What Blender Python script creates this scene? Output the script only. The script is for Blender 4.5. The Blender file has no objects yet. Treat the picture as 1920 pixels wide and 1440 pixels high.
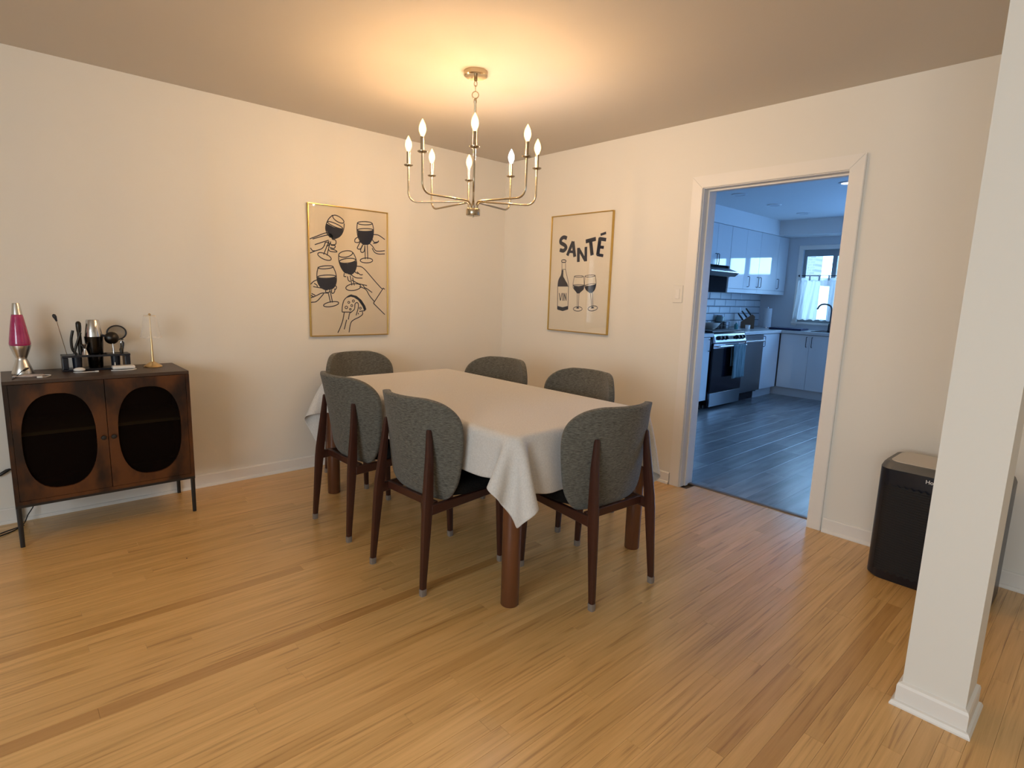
import bpy, bmesh, math, random
import numpy as np
from mathutils import Vector, Matrix
C = bpy.context.scene
COL = C.collection
PI = math.pi
rnd = random.Random(7)

# ------------------------------------------------------------------ camera
cam = bpy.data.cameras.new('camera'); camo = bpy.data.objects.new('camera', cam); COL.objects.link(camo)
CAM = (-3.44448427, -3.92507018, 1.30908519); YAW, PIT, ROL, FPX = 0.829445306, -0.160772990, 0.0319253773, 1051.9179
_f = Vector((math.cos(YAW)*math.cos(PIT), math.sin(YAW)*math.cos(PIT), math.sin(PIT)))
_r = Vector((math.sin(YAW), -math.cos(YAW), 0)); _u = _r.cross(_f)
_r2 = _r*math.cos(ROL)+_u*math.sin(ROL); _u2 = -_r*math.sin(ROL)+_u*math.cos(ROL)
camo.matrix_world = Matrix(((_r2.x,_u2.x,-_f.x,CAM[0]),(_r2.y,_u2.y,-_f.y,CAM[1]),(_r2.z,_u2.z,-_f.z,CAM[2]),(0,0,0,1)))
cam.sensor_width = 36; cam.lens = 36*FPX/1920; cam.clip_start = .05
C.camera = camo
# ------------------------------------------------------------------ light, sky, exposure
C.view_settings.view_transform = 'Standard'; C.view_settings.look = 'None'
C.view_settings.gamma = 1; C.view_settings.use_curve_mapping = False
C.view_settings.exposure = 0.0
w = bpy.data.worlds.new('sky'); C.world = w; w.use_nodes = True
wb = w.node_tree.nodes['Background']; wb.inputs[0].default_value = (.34,.64,1,1); wb.inputs[1].default_value = 12.0
def area(name, loc, rot, sx, sy, power, col):
    l = bpy.data.lights.new(name,'AREA'); l.shape='RECTANGLE'; l.size=sx; l.size_y=sy; l.energy=power; l.color=col
    o = bpy.data.objects.new(name,l); COL.objects.link(o); o.location=loc; o.rotation_euler=rot; return o
# daylight lamp inside the covered living-room window (window_2) and blue fill lamp at an added kitchen door (added_door)
area('living_window_daylight', (-6.42,-4.3,1.45), (0,-PI/2,0), 1.5, 2.9, 104, (.76,.89,1))
area('added_door_fill', (5.26,-2.75,1.1), (0,PI/2,0), 1.9, .95, 75, (.17,.44,1))
BULB_W = 780.0

# ------------------------------------------------------------------ materials
def mat(name, base=(.8,.8,.8), rough=.5, metal=0, spec=.5, coat=0, trans=0, emis=None, es=0, noise=None, bump=None, alpha=1, sheen=0):
    m = bpy.data.materials.new(name); m.use_nodes = True
    nt = m.node_tree; b = nt.nodes['Principled BSDF']
    b.inputs['Base Color'].default_value = (*base,1); b.inputs['Roughness'].default_value = rough
    b.inputs['Metallic'].default_value = metal; b.inputs['Specular IOR Level'].default_value = spec
    b.inputs['Coat Weight'].default_value = coat; b.inputs['Transmission Weight'].default_value = trans
    b.inputs['Alpha'].default_value = alpha; b.inputs['Sheen Weight'].default_value = sheen
    if emis: b.inputs['Emission Color'].default_value = (*emis,1); b.inputs['Emission Strength'].default_value = es
    def coords(sc):
        g = nt.nodes.new('ShaderNodeTexCoord'); mp = nt.nodes.new('ShaderNodeMapping'); mp.inputs['Scale'].default_value = sc
        nt.links.new(g.outputs['Object'], mp.inputs[0]); return mp
    if noise:   # (scale xyz, amount, col2)
        mp = coords(noise[0]); n = nt.nodes.new('ShaderNodeTexNoise'); n.inputs['Scale'].default_value = 1; n.inputs['Detail'].default_value = 4
        nt.links.new(mp.outputs[0], n.inputs['Vector'])
        r = nt.nodes.new('ShaderNodeValToRGB'); r.color_ramp.elements[0].position=.5-noise[1]; r.color_ramp.elements[1].position=.5+noise[1]
        r.color_ramp.elements[0].color=(*base,1); r.color_ramp.elements[1].color=(*noise[2],1)
        nt.links.new(n.outputs[0], r.inputs[0]); nt.links.new(r.outputs[0], b.inputs['Base Color'])
    if bump:    # (scale xyz, strength, distance)
        mp = coords(bump[0]); n = nt.nodes.new('ShaderNodeTexNoise'); n.inputs['Scale'].default_value = 1; n.inputs['Detail'].default_value = 3
        nt.links.new(mp.outputs[0], n.inputs['Vector'])
        bp = nt.nodes.new('ShaderNodeBump'); bp.inputs['Strength'].default_value = bump[1]; bp.inputs['Distance'].default_value = bump[2]
        nt.links.new(n.outputs[0], bp.inputs['Height']); nt.links.new(bp.outputs[0], b.inputs['Normal'])
    return m

def boards_mat(name, lo, hi, dark, rough, gx=1.2, gy=26, plank=False):
    """oiled strip wood: long grain in the board's direction, cathedral rings, tone per board from the colour attribute"""
    m = bpy.data.materials.new(name); m.use_nodes = True; nt = m.node_tree; L = nt.links.new; N = nt.nodes.new
    b = nt.nodes['Principled BSDF']
    geo = N('ShaderNodeNewGeometry'); at = N('ShaderNodeAttribute'); at.attribute_name='tone'
    sep = N('ShaderNodeSeparateColor'); L(at.outputs['Color'], sep.inputs[0])
    off = N('ShaderNodeCombineXYZ'); 
    mul = N('ShaderNodeMath'); mul.operation='MULTIPLY'; mul.inputs[1].default_value=37.; L(sep.outputs[1], mul.inputs[0])
    L(mul.outputs[0], off.inputs[0]); L(mul.outputs[0], off.inputs[1]); L(mul.outputs[0], off.inputs[2])
    add = N('ShaderNodeVectorMath'); add.operation='ADD'; L(geo.outputs['Position'], add.inputs[0]); L(off.outputs[0], add.inputs[1])
    mp = N('ShaderNodeMapping'); mp.inputs['Scale'].default_value=(gx,gy,gy); L(add.outputs[0], mp.inputs[0])
    n1 = N('ShaderNodeTexNoise'); n1.inputs['Scale'].default_value=1.0; n1.inputs['Detail'].default_value=5; n1.inputs['Roughness'].default_value=.62; n1.inputs['Distortion'].default_value=.4
    L(mp.outputs[0], n1.inputs['Vector'])
    mp2 = N('ShaderNodeMapping'); mp2.inputs['Scale'].default_value=(gx*.3,gy*.12,gy*.12); L(add.outputs[0], mp2.inputs[0])
    n2 = N('ShaderNodeTexNoise'); n2.inputs['Scale'].default_value=1.; n2.inputs['Detail'].default_value=1.5; L(mp2.outputs[0], n2.inputs['Vector'])
    # rings: fract-like sine of the low noise
    k = N('ShaderNodeMath'); k.operation='MULTIPLY'; k.inputs[1].default_value=70; L(n2.outputs[0], k.inputs[0])
    sn = N('ShaderNodeMath'); sn.operation='SINE'; L(k.outputs[0], sn.inputs[0])
    mix1 = N('ShaderNodeMath'); mix1.operation='MULTIPLY_ADD'; mix1.inputs[1].default_value=.06; L(sn.outputs[0], mix1.inputs[0]); L(n1.outputs[0], mix1.inputs[2])
    ramp = N('ShaderNodeValToRGB'); e = ramp.color_ramp.elements
    e[0].position=.26; e[0].color=(*dark,1); e[1].position=.68; e[1].color=(*hi,1)
    m2 = e.new(.43); m2.color=(*lo,1)
    L(mix1.outputs[0], ramp.inputs[0])
    # tone
    tone = N('ShaderNodeMix'); tone.data_type='RGBA'; tone.blend_type='MULTIPLY'; tone.inputs[0].default_value=1
    tr = N('ShaderNodeValToRGB'); te=tr.color_ramp.elements
    if plank: te[0].color=(.72,.74,.78,1); te[1].color=(1.2,1.2,1.2,1)
    else: te[0].color=(.68,.58,.46,1); te[1].color=(1.07,1.07,1.09,1); q=te.new(.30); q.color=(.90,.88,.84,1)
    L(sep.outputs[0], tr.inputs[0]); L(ramp.outputs[0], tone.inputs[6]); L(tr.outputs[0], tone.inputs[7])
    L(tone.outputs[2], b.inputs['Base Color'])
    # fine wear in the gloss
    n3 = N('ShaderNodeTexNoise'); n3.inputs['Scale'].default_value=9; n3.inputs['Detail'].default_value=3; L(geo.outputs['Position'], n3.inputs['Vector'])
    mr = N('ShaderNodeMapRange'); mr.inputs[3].default_value=rough-.05; mr.inputs[4].default_value=rough+.09; L(n3.outputs[0], mr.inputs[0]); L(mr.outputs[0], b.inputs['Roughness'])
    b.inputs['Coat Weight'].default_value=.45; b.inputs['Coat Roughness'].default_value=.22
    bp = N('ShaderNodeBump'); bp.inputs['Strength'].default_value=.10; bp.inputs['Distance'].default_value=.002; L(n1.outputs[0], bp.inputs['Height']); L(bp.outputs[0], b.inputs['Normal'])
    return m

M = {}
M['wall'] = mat('warm white wall paint', (.80,.77,.70), .75, bump=((90,90,90),.06,.002))
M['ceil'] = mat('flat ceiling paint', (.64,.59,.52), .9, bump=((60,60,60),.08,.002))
M['trim'] = mat('semi-gloss white trim', (.83,.80,.75), .4)
M['oak'] = boards_mat('oak strip floor', (.70,.415,.145), (.79,.485,.185), (.46,.240,.075), .34, 2.2, 75)
M['gap'] = mat('dark joint', (.20,.11,.045), .8)
M['vinyl'] = boards_mat('grey plank floor', (.165,.155,.15), (.27,.255,.245), (.085,.08,.078), .30, 1.3, 16, True)
M['walnut'] = mat('walnut stained wood', (.036,.010,.006), .38, noise=((6,6,2.0),.25,(.058,.017,.009)), bump=((40,40,6),.05,.002))
M['walnut_leg'] = mat('walnut table leg', (.085,.028,.012), .32, noise=((24,24,2.2),.3,(.16,.058,.022)))
def fabric(name, a, b, sc, rough=.95, bs=.5):
    m = bpy.data.materials.new(name); m.use_nodes=True; nt=m.node_tree; L=nt.links.new; N=nt.nodes.new; p=nt.nodes['Principled BSDF']
    t=N('ShaderNodeTexCoord'); mp=N('ShaderNodeMapping'); mp.inputs['Scale'].default_value=sc; L(t.outputs['Object'],mp.inputs[0])
    n=N('ShaderNodeTexNoise'); n.inputs['Scale'].default_value=1; n.inputs['Detail'].default_value=4; n.inputs['Roughness'].default_value=.7; L(mp.outputs[0],n.inputs['Vector'])
    r=N('ShaderNodeValToRGB'); r.color_ramp.elements[0].position=.36; r.color_ramp.elements[0].color=(*a,1); r.color_ramp.elements[1].position=.66; r.color_ramp.elements[1].color=(*b,1)
    L(n.outputs[0],r.inputs[0]); L(r.outputs[0],p.inputs['Base Color']); p.inputs['Roughness'].default_value=rough; p.inputs['Sheen Weight'].default_value=.15
    p.inputs['Specular IOR Level'].default_value=.15
    bp=N('ShaderNodeBump'); bp.inputs['Strength'].default_value=bs; bp.inputs['Distance'].default_value=.002; L(n.outputs[0],bp.inputs['Height']); L(bp.outputs[0],p.inputs['Normal'])
    return m
M['tweed'] = fabric('charcoal grey slub fabric', (.062,.059,.048), (.185,.176,.148), (60,60,420))
M['seatfab'] = fabric('black seat fabric', (.005,.005,.005), (.014,.013,.012), (200,200,200)); M['seatfab'].node_tree.nodes['Principled BSDF'].inputs['Sheen Weight'].default_value=0
M['linen'] = fabric('off-white linen', (.60,.575,.54), (.70,.675,.635), (160,160,160), .95, .18)
M['brass'] = mat('brushed brass', (.72,.52,.26), .28, 1)
M['nickel'] = mat('champagne nickel', (.46,.39,.28), .24, 1)
M['gold'] = mat('gold picture frame', (.62,.42,.13), .3, 1)
M['cap'] = mat('grey rubber foot cap', (.22,.18,.15), .35)
M['black'] = mat('black metal', (.012,.012,.013), .4)
M['blackpl'] = mat('black plastic', (.008,.011,.020), .33)
M['chrome'] = mat('polished steel', (.62,.62,.62), .15, 1)
M['white_pl'] = mat('white plastic', (.85,.84,.80), .35)
M['silver'] = mat('brushed aluminium', (.66,.64,.60), .3, 1)

def glassy(name, tint=(1,1,1), ior=1.45, rough=.02, extra=0.0):
    m=bpy.data.materials.new(name); m.use_nodes=True; nt=m.node_tree; nt.nodes.remove(nt.nodes['Principled BSDF']); out=nt.nodes['Material Output']
    f=nt.nodes.new('ShaderNodeFresnel'); f.inputs[0].default_value=ior
    t=nt.nodes.new('ShaderNodeBsdfTransparent'); t.inputs[0].default_value=(*tint,1)
    g=nt.nodes.new('ShaderNodeBsdfGlossy'); g.inputs['Roughness'].default_value=rough
    mx=nt.nodes.new('ShaderNodeMixShader')
    a=nt.nodes.new('ShaderNodeMath'); a.operation='ADD'; a.inputs[1].default_value=extra; nt.links.new(f.outputs[0],a.inputs[0])
    nt.links.new(a.outputs[0],mx.inputs[0]); nt.links.new(t.outputs[0],mx.inputs[1]); nt.links.new(g.outputs[0],mx.inputs[2]); nt.links.new(mx.outputs[0],out.inputs[0]); return m
M['glass'] = glassy('clear glass', ior=1.3)
def emit(name, col, s):
    m=bpy.data.materials.new(name); m.use_nodes=True; nt=m.node_tree; nt.nodes.remove(nt.nodes['Principled BSDF'])
    e=nt.nodes.new('ShaderNodeEmission'); e.inputs[0].default_value=(*col,1); e.inputs[1].default_value=s
    nt.links.new(e.outputs[0], nt.nodes['Material Output'].inputs[0]); return m

# ------------------------------------------------------------------ mesh helpers
def box(bm, x0,x1,y0,y1,z0,z1, bev=0, seg=2):
    vs=[bm.verts.new(p) for p in ((x0,y0,z0),(x1,y0,z0),(x1,y1,z0),(x0,y1,z0),(x0,y0,z1),(x1,y0,z1),(x1,y1,z1),(x0,y1,z1))]
    fs=[bm.faces.new([vs[i] for i in f]) for f in ((3,2,1,0),(4,5,6,7),(0,1,5,4),(1,2,6,5),(2,3,7,6),(3,0,4,7))]
    if bev:
        es=list({e for f in fs for e in f.edges}); bmesh.ops.bevel(bm, geom=es, offset=bev, segments=seg, affect='EDGES', profile=.5)
def B(*a, **k):
    bm=bmesh.new(); box(bm,*a,**k); return bm
def lathe(bm, prof, c=(0,0,0), n=24, axis='z', cap=True):
    rings=[]
    for r,h in prof:
        ring=[]
        for i in range(n):
            a=2*PI*i/n; p=(r*math.cos(a),r*math.sin(a),h)
            if axis=='x': p=(p[2],p[0],p[1])
            if axis=='y': p=(p[0],p[2],p[1])
            ring.append(bm.verts.new((c[0]+p[0],c[1]+p[1],c[2]+p[2])))
        rings.append(ring)
    for a,b in zip(rings,rings[1:]):
        for i in range(n): bm.faces.new((a[i],a[(i+1)%n],b[(i+1)%n],b[i]))
    if cap:
        if prof[0][0]>1e-4: bm.faces.new(rings[0][::-1])
        if prof[-1][0]>1e-4: bm.faces.new(rings[-1])
def LT(prof,c=(0,0,0),n=24,axis='z',cap=True):
    bm=bmesh.new(); lathe(bm,prof,c,n,axis,cap); return bm
def tube(bm, pts, r, n=8, cap=True):
    pts=[Vector(p) for p in pts]; rs=r if isinstance(r,(list,tuple)) else [r]*len(pts)
    rings=[]; prev=None
    for i,p in enumerate(pts):
        d=(pts[min(i+1,len(pts)-1)]-pts[max(i-1,0)]).normalized()
        if prev is None:
            up=Vector((0,0,1)) if abs(d.z)<.9 else Vector((1,0,0)); x=d.cross(up).normalized()
        else: x=(prev-d*prev.dot(d)).normalized()
        prev=x; y=d.cross(x)
        rings.append([bm.verts.new(p+(x*math.cos(2*PI*k/n)+y*math.sin(2*PI*k/n))*rs[i]) for k in range(n)])
    for a,b in zip(rings,rings[1:]):
        for i in range(n): bm.faces.new((a[i],a[(i+1)%n],b[(i+1)%n],b[i]))
    if cap: bm.faces.new(rings[0][::-1]); bm.faces.new(rings[-1])
def TB(pts,r,n=8):
    bm=bmesh.new(); tube(bm,pts,r,n); return bm
def bez(pts, n=8):
    """Catmull-Rom through the points"""
    P=[Vector(p) for p in pts]; P=[P[0]*2-P[1]]+P+[P[-1]*2-P[-2]]; o=[]
    for i in range(1,len(P)-2):
        for k in range(n):
            t=k/n; o.append(.5*((2*P[i])+(-P[i-1]+P[i+1])*t+(2*P[i-1]-5*P[i]+4*P[i+1]-P[i+2])*t*t+(-P[i-1]+3*P[i]-3*P[i+1]+P[i+2])*t**3))
    o.append(P[-2]); return o
def prism(bm, poly, ax, a0, a1):
    """polygon in the plane across axis ax, extruded a0..a1"""
    def P(u,v,t): return (t,u,v) if ax==0 else ((u,t,v) if ax==1 else (u,v,t))
    A=[bm.verts.new(P(u,v,a0)) for u,v in poly]; Bv=[bm.verts.new(P(u,v,a1)) for u,v in poly]; n=len(poly)
    bm.faces.new(A); bm.faces.new(Bv[::-1])
    for i in range(n): bm.faces.new((A[i],Bv[i],Bv[(i+1)%n],A[(i+1)%n]))
def obj(name, bm, m, parent=None, smooth=None, loc=None):
    me=bpy.data.meshes.new(name)
    if isinstance(bm,bmesh.types.BMesh):
        bmesh.ops.recalc_face_normals(bm, faces=bm.faces); bm.to_mesh(me); bm.free()
    else: me=bm
    me.materials.clear(); me.materials.append(m)
    if smooth:
        me.polygons.foreach_set('use_smooth',[True]*len(me.polygons))
        if smooth<179:
            try: me.set_sharp_from_angle(angle=math.radians(smooth))
            except Exception: pass
    o=bpy.data.objects.new(name,me); COL.objects.link(o)
    if parent is not None: o.parent=parent
    if loc: o.location=loc
    return o
def tag(o,label=None,cat=None,group=None,kind=None):
    if label: o['label']=label
    if cat: o['category']=cat
    if group: o['group']=group
    if kind: o['kind']=kind
    return o
def thing(name,label,cat,loc=(0,0,0),rz=0,group=None):
    o=bpy.data.objects.new(name,None); COL.objects.link(o); o.empty_display_size=.1
    o.location=loc; o.rotation_euler=(0,0,rz); return tag(o,label,cat,group)
def struct(name,bm,m,label=None,smooth=None):
    o=obj(name,bm,m,None,smooth); return tag(o,label,None,None,'structure')
def copy_tree(o,parent=None):
    c=o.copy(); COL.objects.link(c)
    if parent is not None: c.parent=parent
    for ch in list(o.children): copy_tree(ch,c)
    return c
ART_TOAST=([(41.7,[(2669,8136),(2615,8095),(2527,8077),(2412,8084),(2283,8115),(2152,8167),(2031,8234),(1934,8310),(1868,8388),(1840,8460),(1852,8519),(1904,8560),(1991,8578),(2104,8572),(2232,8542),(2364,8491),(2485,8424),(2585,8348),(2653,8269),(2681,8196),(2669,8136)]),(41.7,[(1836,8563),(1537,8266),(1347,7880),(1300,7546),(1411,7225),(1551,7090)]),(41.7,[(2701,8078),(2662,7715),(2525,7364),(2316,7121),(2029,6969),(1746,6885)]),(41.7,[(2582,7709),(2538,7685),(2441,7680),(2302,7697),(2135,7732),(1956,7782),(1783,7842),(1633,7906),(1520,7968),(1455,8022),(1443,8064),(1486,8088),(1580,8093),(1715,8077),(1880,8044),(2058,7995),(2232,7935),(2385,7870),(2502,7807),(2570,7751),(2582,7709)]),(41.7,[(1528,6755),(1311,6257),(1111,5783)]),(41.7,[(1663,6730),(1494,6270),(1363,5725)]),(41.7,[(1662,5478),(1610,5430),(1515,5404),(1387,5403),(1238,5426),(1083,5471),(938,5534),(816,5608),(729,5686),(685,5761),(689,5825),(739,5873),(831,5899),(957,5902),(1104,5880),(1259,5836),(1405,5773),(1530,5699),(1619,5620),(1665,5544),(1662,5478)]),(41.7,[(131,6777),(688,7028),(1239,7268),(1476,7290)]),(41.7,[(337,6787),(842,6969),(1330,7130),(1553,7164)]),(41.7,[(1513,7161),(1634,7261),(1834,7264),(1847,7102),(1629,7023),(1512,7124)]),(41.7,[(480,6413),(1147,6672),(1505,6805)]),(41.7,[(121,5818),(508,5991),(939,6155),(1140,6355),(1265,6660)]),(41.7,[(168,6171),(316,5999),(547,6001)]),(41.7,[(1802,6890),(2027,6834),(2021,6572),(1714,6511),(1621,6637)]),(41.7,[(1657,6469),(1979,6457),(1894,6263),(1574,6314)]),(41.7,[(1612,6220),(2013,6137),(2076,6029),(1608,6041),(1491,6159)]),(41.7,[(1180,6395),(1264,6623),(1502,6642),(1498,6456),(1313,6368)]),(41.7,[(4927,8304),(4896,8266),(4808,8227),(4673,8192),(4504,8164),(4318,8145),(4134,8138),(3970,8142),(3841,8158),(3759,8184),(3732,8218),(3763,8255),(3848,8293),(3979,8328),(4145,8357),(4330,8376),(4515,8384),(4682,8380),(4815,8364),(4899,8338),(4927,8304)]),(41.7,[(3732,8237),(3684,7814),(3745,7285),(3946,6918),(4219,6693)]),(41.7,[(4937,8324),(5030,7867),(4963,7315),(4747,6906),(4508,6716)]),(41.7,[(5003,7841),(4971,7807),(4878,7770),(4733,7734),(4552,7702),(4352,7679),(4154,7665),(3976,7662),(3836,7671),(3747,7690),(3716,7718),(3748,7752),(3838,7788),(3978,7824),(4156,7855),(4354,7879),(4554,7894),(4735,7897),(4879,7889),(4971,7869),(5003,7841)]),(41.7,[(4306,6677),(4330,5665)]),(41.7,[(4507,6692),(4532,5677)]),(41.7,[(4939,5608),(4913,5550),(4839,5495),(4725,5448),(4581,5414),(4423,5396),(4266,5396),(4125,5413),(4014,5446),(3943,5492),(3920,5546),(3945,5603),(4017,5657),(4129,5704),(4270,5738),(4427,5757),(4585,5758),(4728,5742),(4841,5709),(4914,5663),(4939,5608)]),(41.7,[(5000,7514),(5447,7499),(5973,7229)]),(41.7,[(4909,7154),(5102,6951),(5462,7028)]),(41.7,[(4995,6864),(5308,6936),(5463,7107)]),(41.7,[(4553,6906),(4904,6684),(5187,6351),(5530,6329),(5968,6400)]),(41.7,[(4903,6512),(5096,6227),(5438,6116),(5967,6160)]),(41.7,[(3761,7225),(3537,7053),(3517,6845),(3773,6827),(3920,6932)]),(41.7,[(3945,6880),(3770,6596),(3699,6398),(3939,6377),(4133,6702)]),(41.7,[(4132,6663),(3955,6301),(4039,6137),(4240,6229),(4306,6638)]),(41.7,[(3319,6059),(3305,5986),(3237,5908),(3124,5832),(2977,5767),(2811,5718),(2641,5691),(2486,5687),(2358,5708),(2272,5750),(2234,5810),(2249,5882),(2315,5959),(2425,6034),(2569,6099),(2734,6148),(2904,6177),(3061,6181),(3191,6162),(3280,6120),(3319,6059)]),(41.7,[(2234,5798),(2243,5421),(2400,4974),(2642,4642),(2850,4559)]),(41.7,[(3345,6088),(3544,5732),(3632,5272),(3505,4799),(3229,4514),(2975,4526)]),(41.7,[(3547,5561),(3520,5504),(3434,5443),(3295,5384),(3119,5333),(2923,5294),(2727,5272),(2549,5269),(2407,5284),(2314,5316),(2279,5363),(2304,5418),(2388,5478),(2523,5537),(2696,5588),(2890,5627),(3087,5650),(3268,5655),(3413,5641),(3510,5608),(3547,5561)]),(41.7,[(3100,4408),(3233,3697)]),(41.7,[(3293,4284),(3421,3703)]),(41.7,[(3951,3672),(3932,3593),(3854,3512),(3726,3437),(3561,3377),(3376,3336),(3188,3319),(3017,3327),(2878,3359),(2784,3412),(2745,3481),(2764,3559),(2839,3639),(2964,3712),(3125,3773),(3309,3815),(3497,3833),(3671,3827),(3814,3795),(3910,3742),(3951,3672)]),(41.7,[(3621,5116),(4009,5083),(4356,4841),(4883,4310),(5512,3690),(5786,3470)]),(41.7,[(2891,4522),(3060,4569),(3185,4458),(3567,4272),(4086,4262)]),(41.7,[(2641,4565),(2620,4333),(2787,4317)]),(41.7,[(2888,4345),(2951,4061),(3118,3966)]),(41.7,[(3222,4087),(3733,3855),(4081,3788),(4450,3721)]),(41.7,[(4081,3788),(4254,3571),(4429,3497),(4873,3220)]),(41.7,[(3817,3637),(4340,3439),(4647,2982),(5066,2529)]),(41.7,[(5833,3594),(4974,2414)]),(41.7,[(4974,2414),(5943,1550)]),(41.7,[(5787,3592),(5953,3491)]),(41.7,[(3577,4997),(3487,4705),(3743,4561)]),(41.7,[(3641,4713),(3915,4506),(4107,4530)]),(41.7,[(1802,4971),(1776,4935),(1697,4897),(1574,4859),(1419,4825),(1247,4800),(1075,4785),(920,4782),(798,4791),(719,4810),(690,4839),(715,4874),(792,4912),(912,4950),(1065,4983),(1236,5009),(1408,5024),(1565,5028),(1691,5020),(1773,5000),(1802,4971)]),(41.7,[(698,4905),(585,4432),(612,3912),(799,3544),(1071,3364),(1350,3318)]),(41.7,[(1788,5001),(1997,4497),(2027,3965),(1881,3578),(1633,3364)]),(41.7,[(1993,4306),(1959,4268),(1862,4229),(1709,4193),(1518,4163),(1308,4142),(1099,4132),(911,4134),(763,4148),(668,4172),(635,4204),(667,4241),(761,4279),(909,4315),(1096,4346),(1305,4367),(1515,4378),(1706,4377),(1859,4363),(1958,4339),(1993,4306)]),(41.7,[(1386,3145),(1548,2422)]),(41.7,[(1549,3225),(1703,2424)]),(41.7,[(2178,2410),(2158,2353),(2082,2292),(1959,2232),(1800,2180),(1622,2141),(1442,2118),(1278,2114),(1146,2128),(1058,2160),(1022,2206),(1041,2262),(1114,2322),(1235,2381),(1390,2433),(1567,2473),(1747,2497),(1913,2502),(2049,2489),(2140,2457),(2178,2410)]),(41.7,[(102,3671),(339,3887),(575,4000)]),(41.7,[(374,3755),(566,3627),(601,3493)]),(41.7,[(291,3528),(679,3465),(1072,3417),(1431,3374)]),(41.7,[(1189,3291),(1472,3375),(1492,3185),(1241,3134),(1189,3291)]),(41.7,[(116,2741),(509,2898),(906,3080),(1385,3099)]),(41.7,[(92,2419),(498,2484),(861,2830),(1064,3061)]),(41.7,[(163,3041),(431,2919)]),(41.7,[(121,2913),(350,2783)]),(41.7,[(1900,3693),(2027,3544),(1959,3388),(1837,3408)]),(41.7,[(1632,3341),(1668,3098),(1831,3140),(1927,3411)]),(41.7,[(2425,1746),(2458,2199),(2608,2630),(2950,2924),(3206,3016)]),(41.7,[(2425,1746),(3187,1738)]),(41.7,[(3793,1795),(4234,1844)]),(34.7,[(3035,2455),(3020,2414),(2982,2388),(2934,2387),(2897,2412),(2883,2454),(2898,2495),(2936,2521),(2984,2522),(3021,2497),(3035,2455)]),(34.7,[(3414,2563),(3397,2516),(3353,2487),(3300,2486),(3258,2514),(3242,2560),(3259,2607),(3302,2636),(3355,2637),(3398,2609),(3414,2563)]),(34.7,[(3271,2221),(3256,2180),(3217,2153),(3169,2153),(3131,2179),(3117,2220),(3132,2262),(3171,2288),(3219,2289),(3257,2263),(3271,2221)]),(34.7,[(2860,2084),(2839,2029),(2788,1994),(2725,1994),(2675,2028),(2657,2083),(2677,2139),(2728,2173),(2791,2174),(2841,2140),(2860,2084)]),(34.7,[(3147,1952),(3133,1915),(3099,1892),(3057,1892),(3023,1914),(3011,1951),(3024,1989),(3059,2012),(3101,2012),(3135,1989),(3147,1952)]),(34.7,[(3963,2035),(3947,1993),(3908,1967),(3859,1967),(3820,1992),(3805,2035),(3821,2077),(3861,2103),(3909,2104),(3948,2078),(3963,2035)]),(41.7,[(3528,1492),(3710,2050),(3714,2368),(3585,2446),(3453,2326),(3405,1969),(3187,1770),(3014,1636),(2905,1193)]),(41.7,[(2592,1714),(2455,1102),(2236,554),(2063,228)]),(41.7,[(4056,1771),(4054,1570),(3788,1371),(3351,1174),(3089,921),(2949,238)]),(41.7,[(2769,1178),(2660,784),(2570,469)]),(41.7,[(3705,1691),(3721,1571)])],[[(1349,7953),(1884,7750),(2286,7678),(2613,7725),(2542,7403),(2357,7124),(2029,6969),(1770,6902),(1872,7156),(1675,7286),(1474,7216),(1323,7511)],[(3725,7696),(4300,7658),(5003,7802),(4963,7315),(4747,6922),(4508,6716),(4219,6693),(3963,6935),(3762,7287)],[(2291,5310),(2903,5246),(3601,5488),(3631,5195),(3505,4799),(3229,4514),(2850,4559),(2626,4664),(2400,4974)],[(602,4150),(1287,4103),(2016,4231),(2026,3888),(1864,3539),(1568,3340),(1151,3366),(799,3544),(612,3912)],[(2694,2748),(2950,2924),(3206,3024),(3591,2937),(3979,2650),(4283,2214),(4377,1957),(4216,1796),(4061,2172),(3717,2623),(3374,2822),(3119,2873)]])
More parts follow.
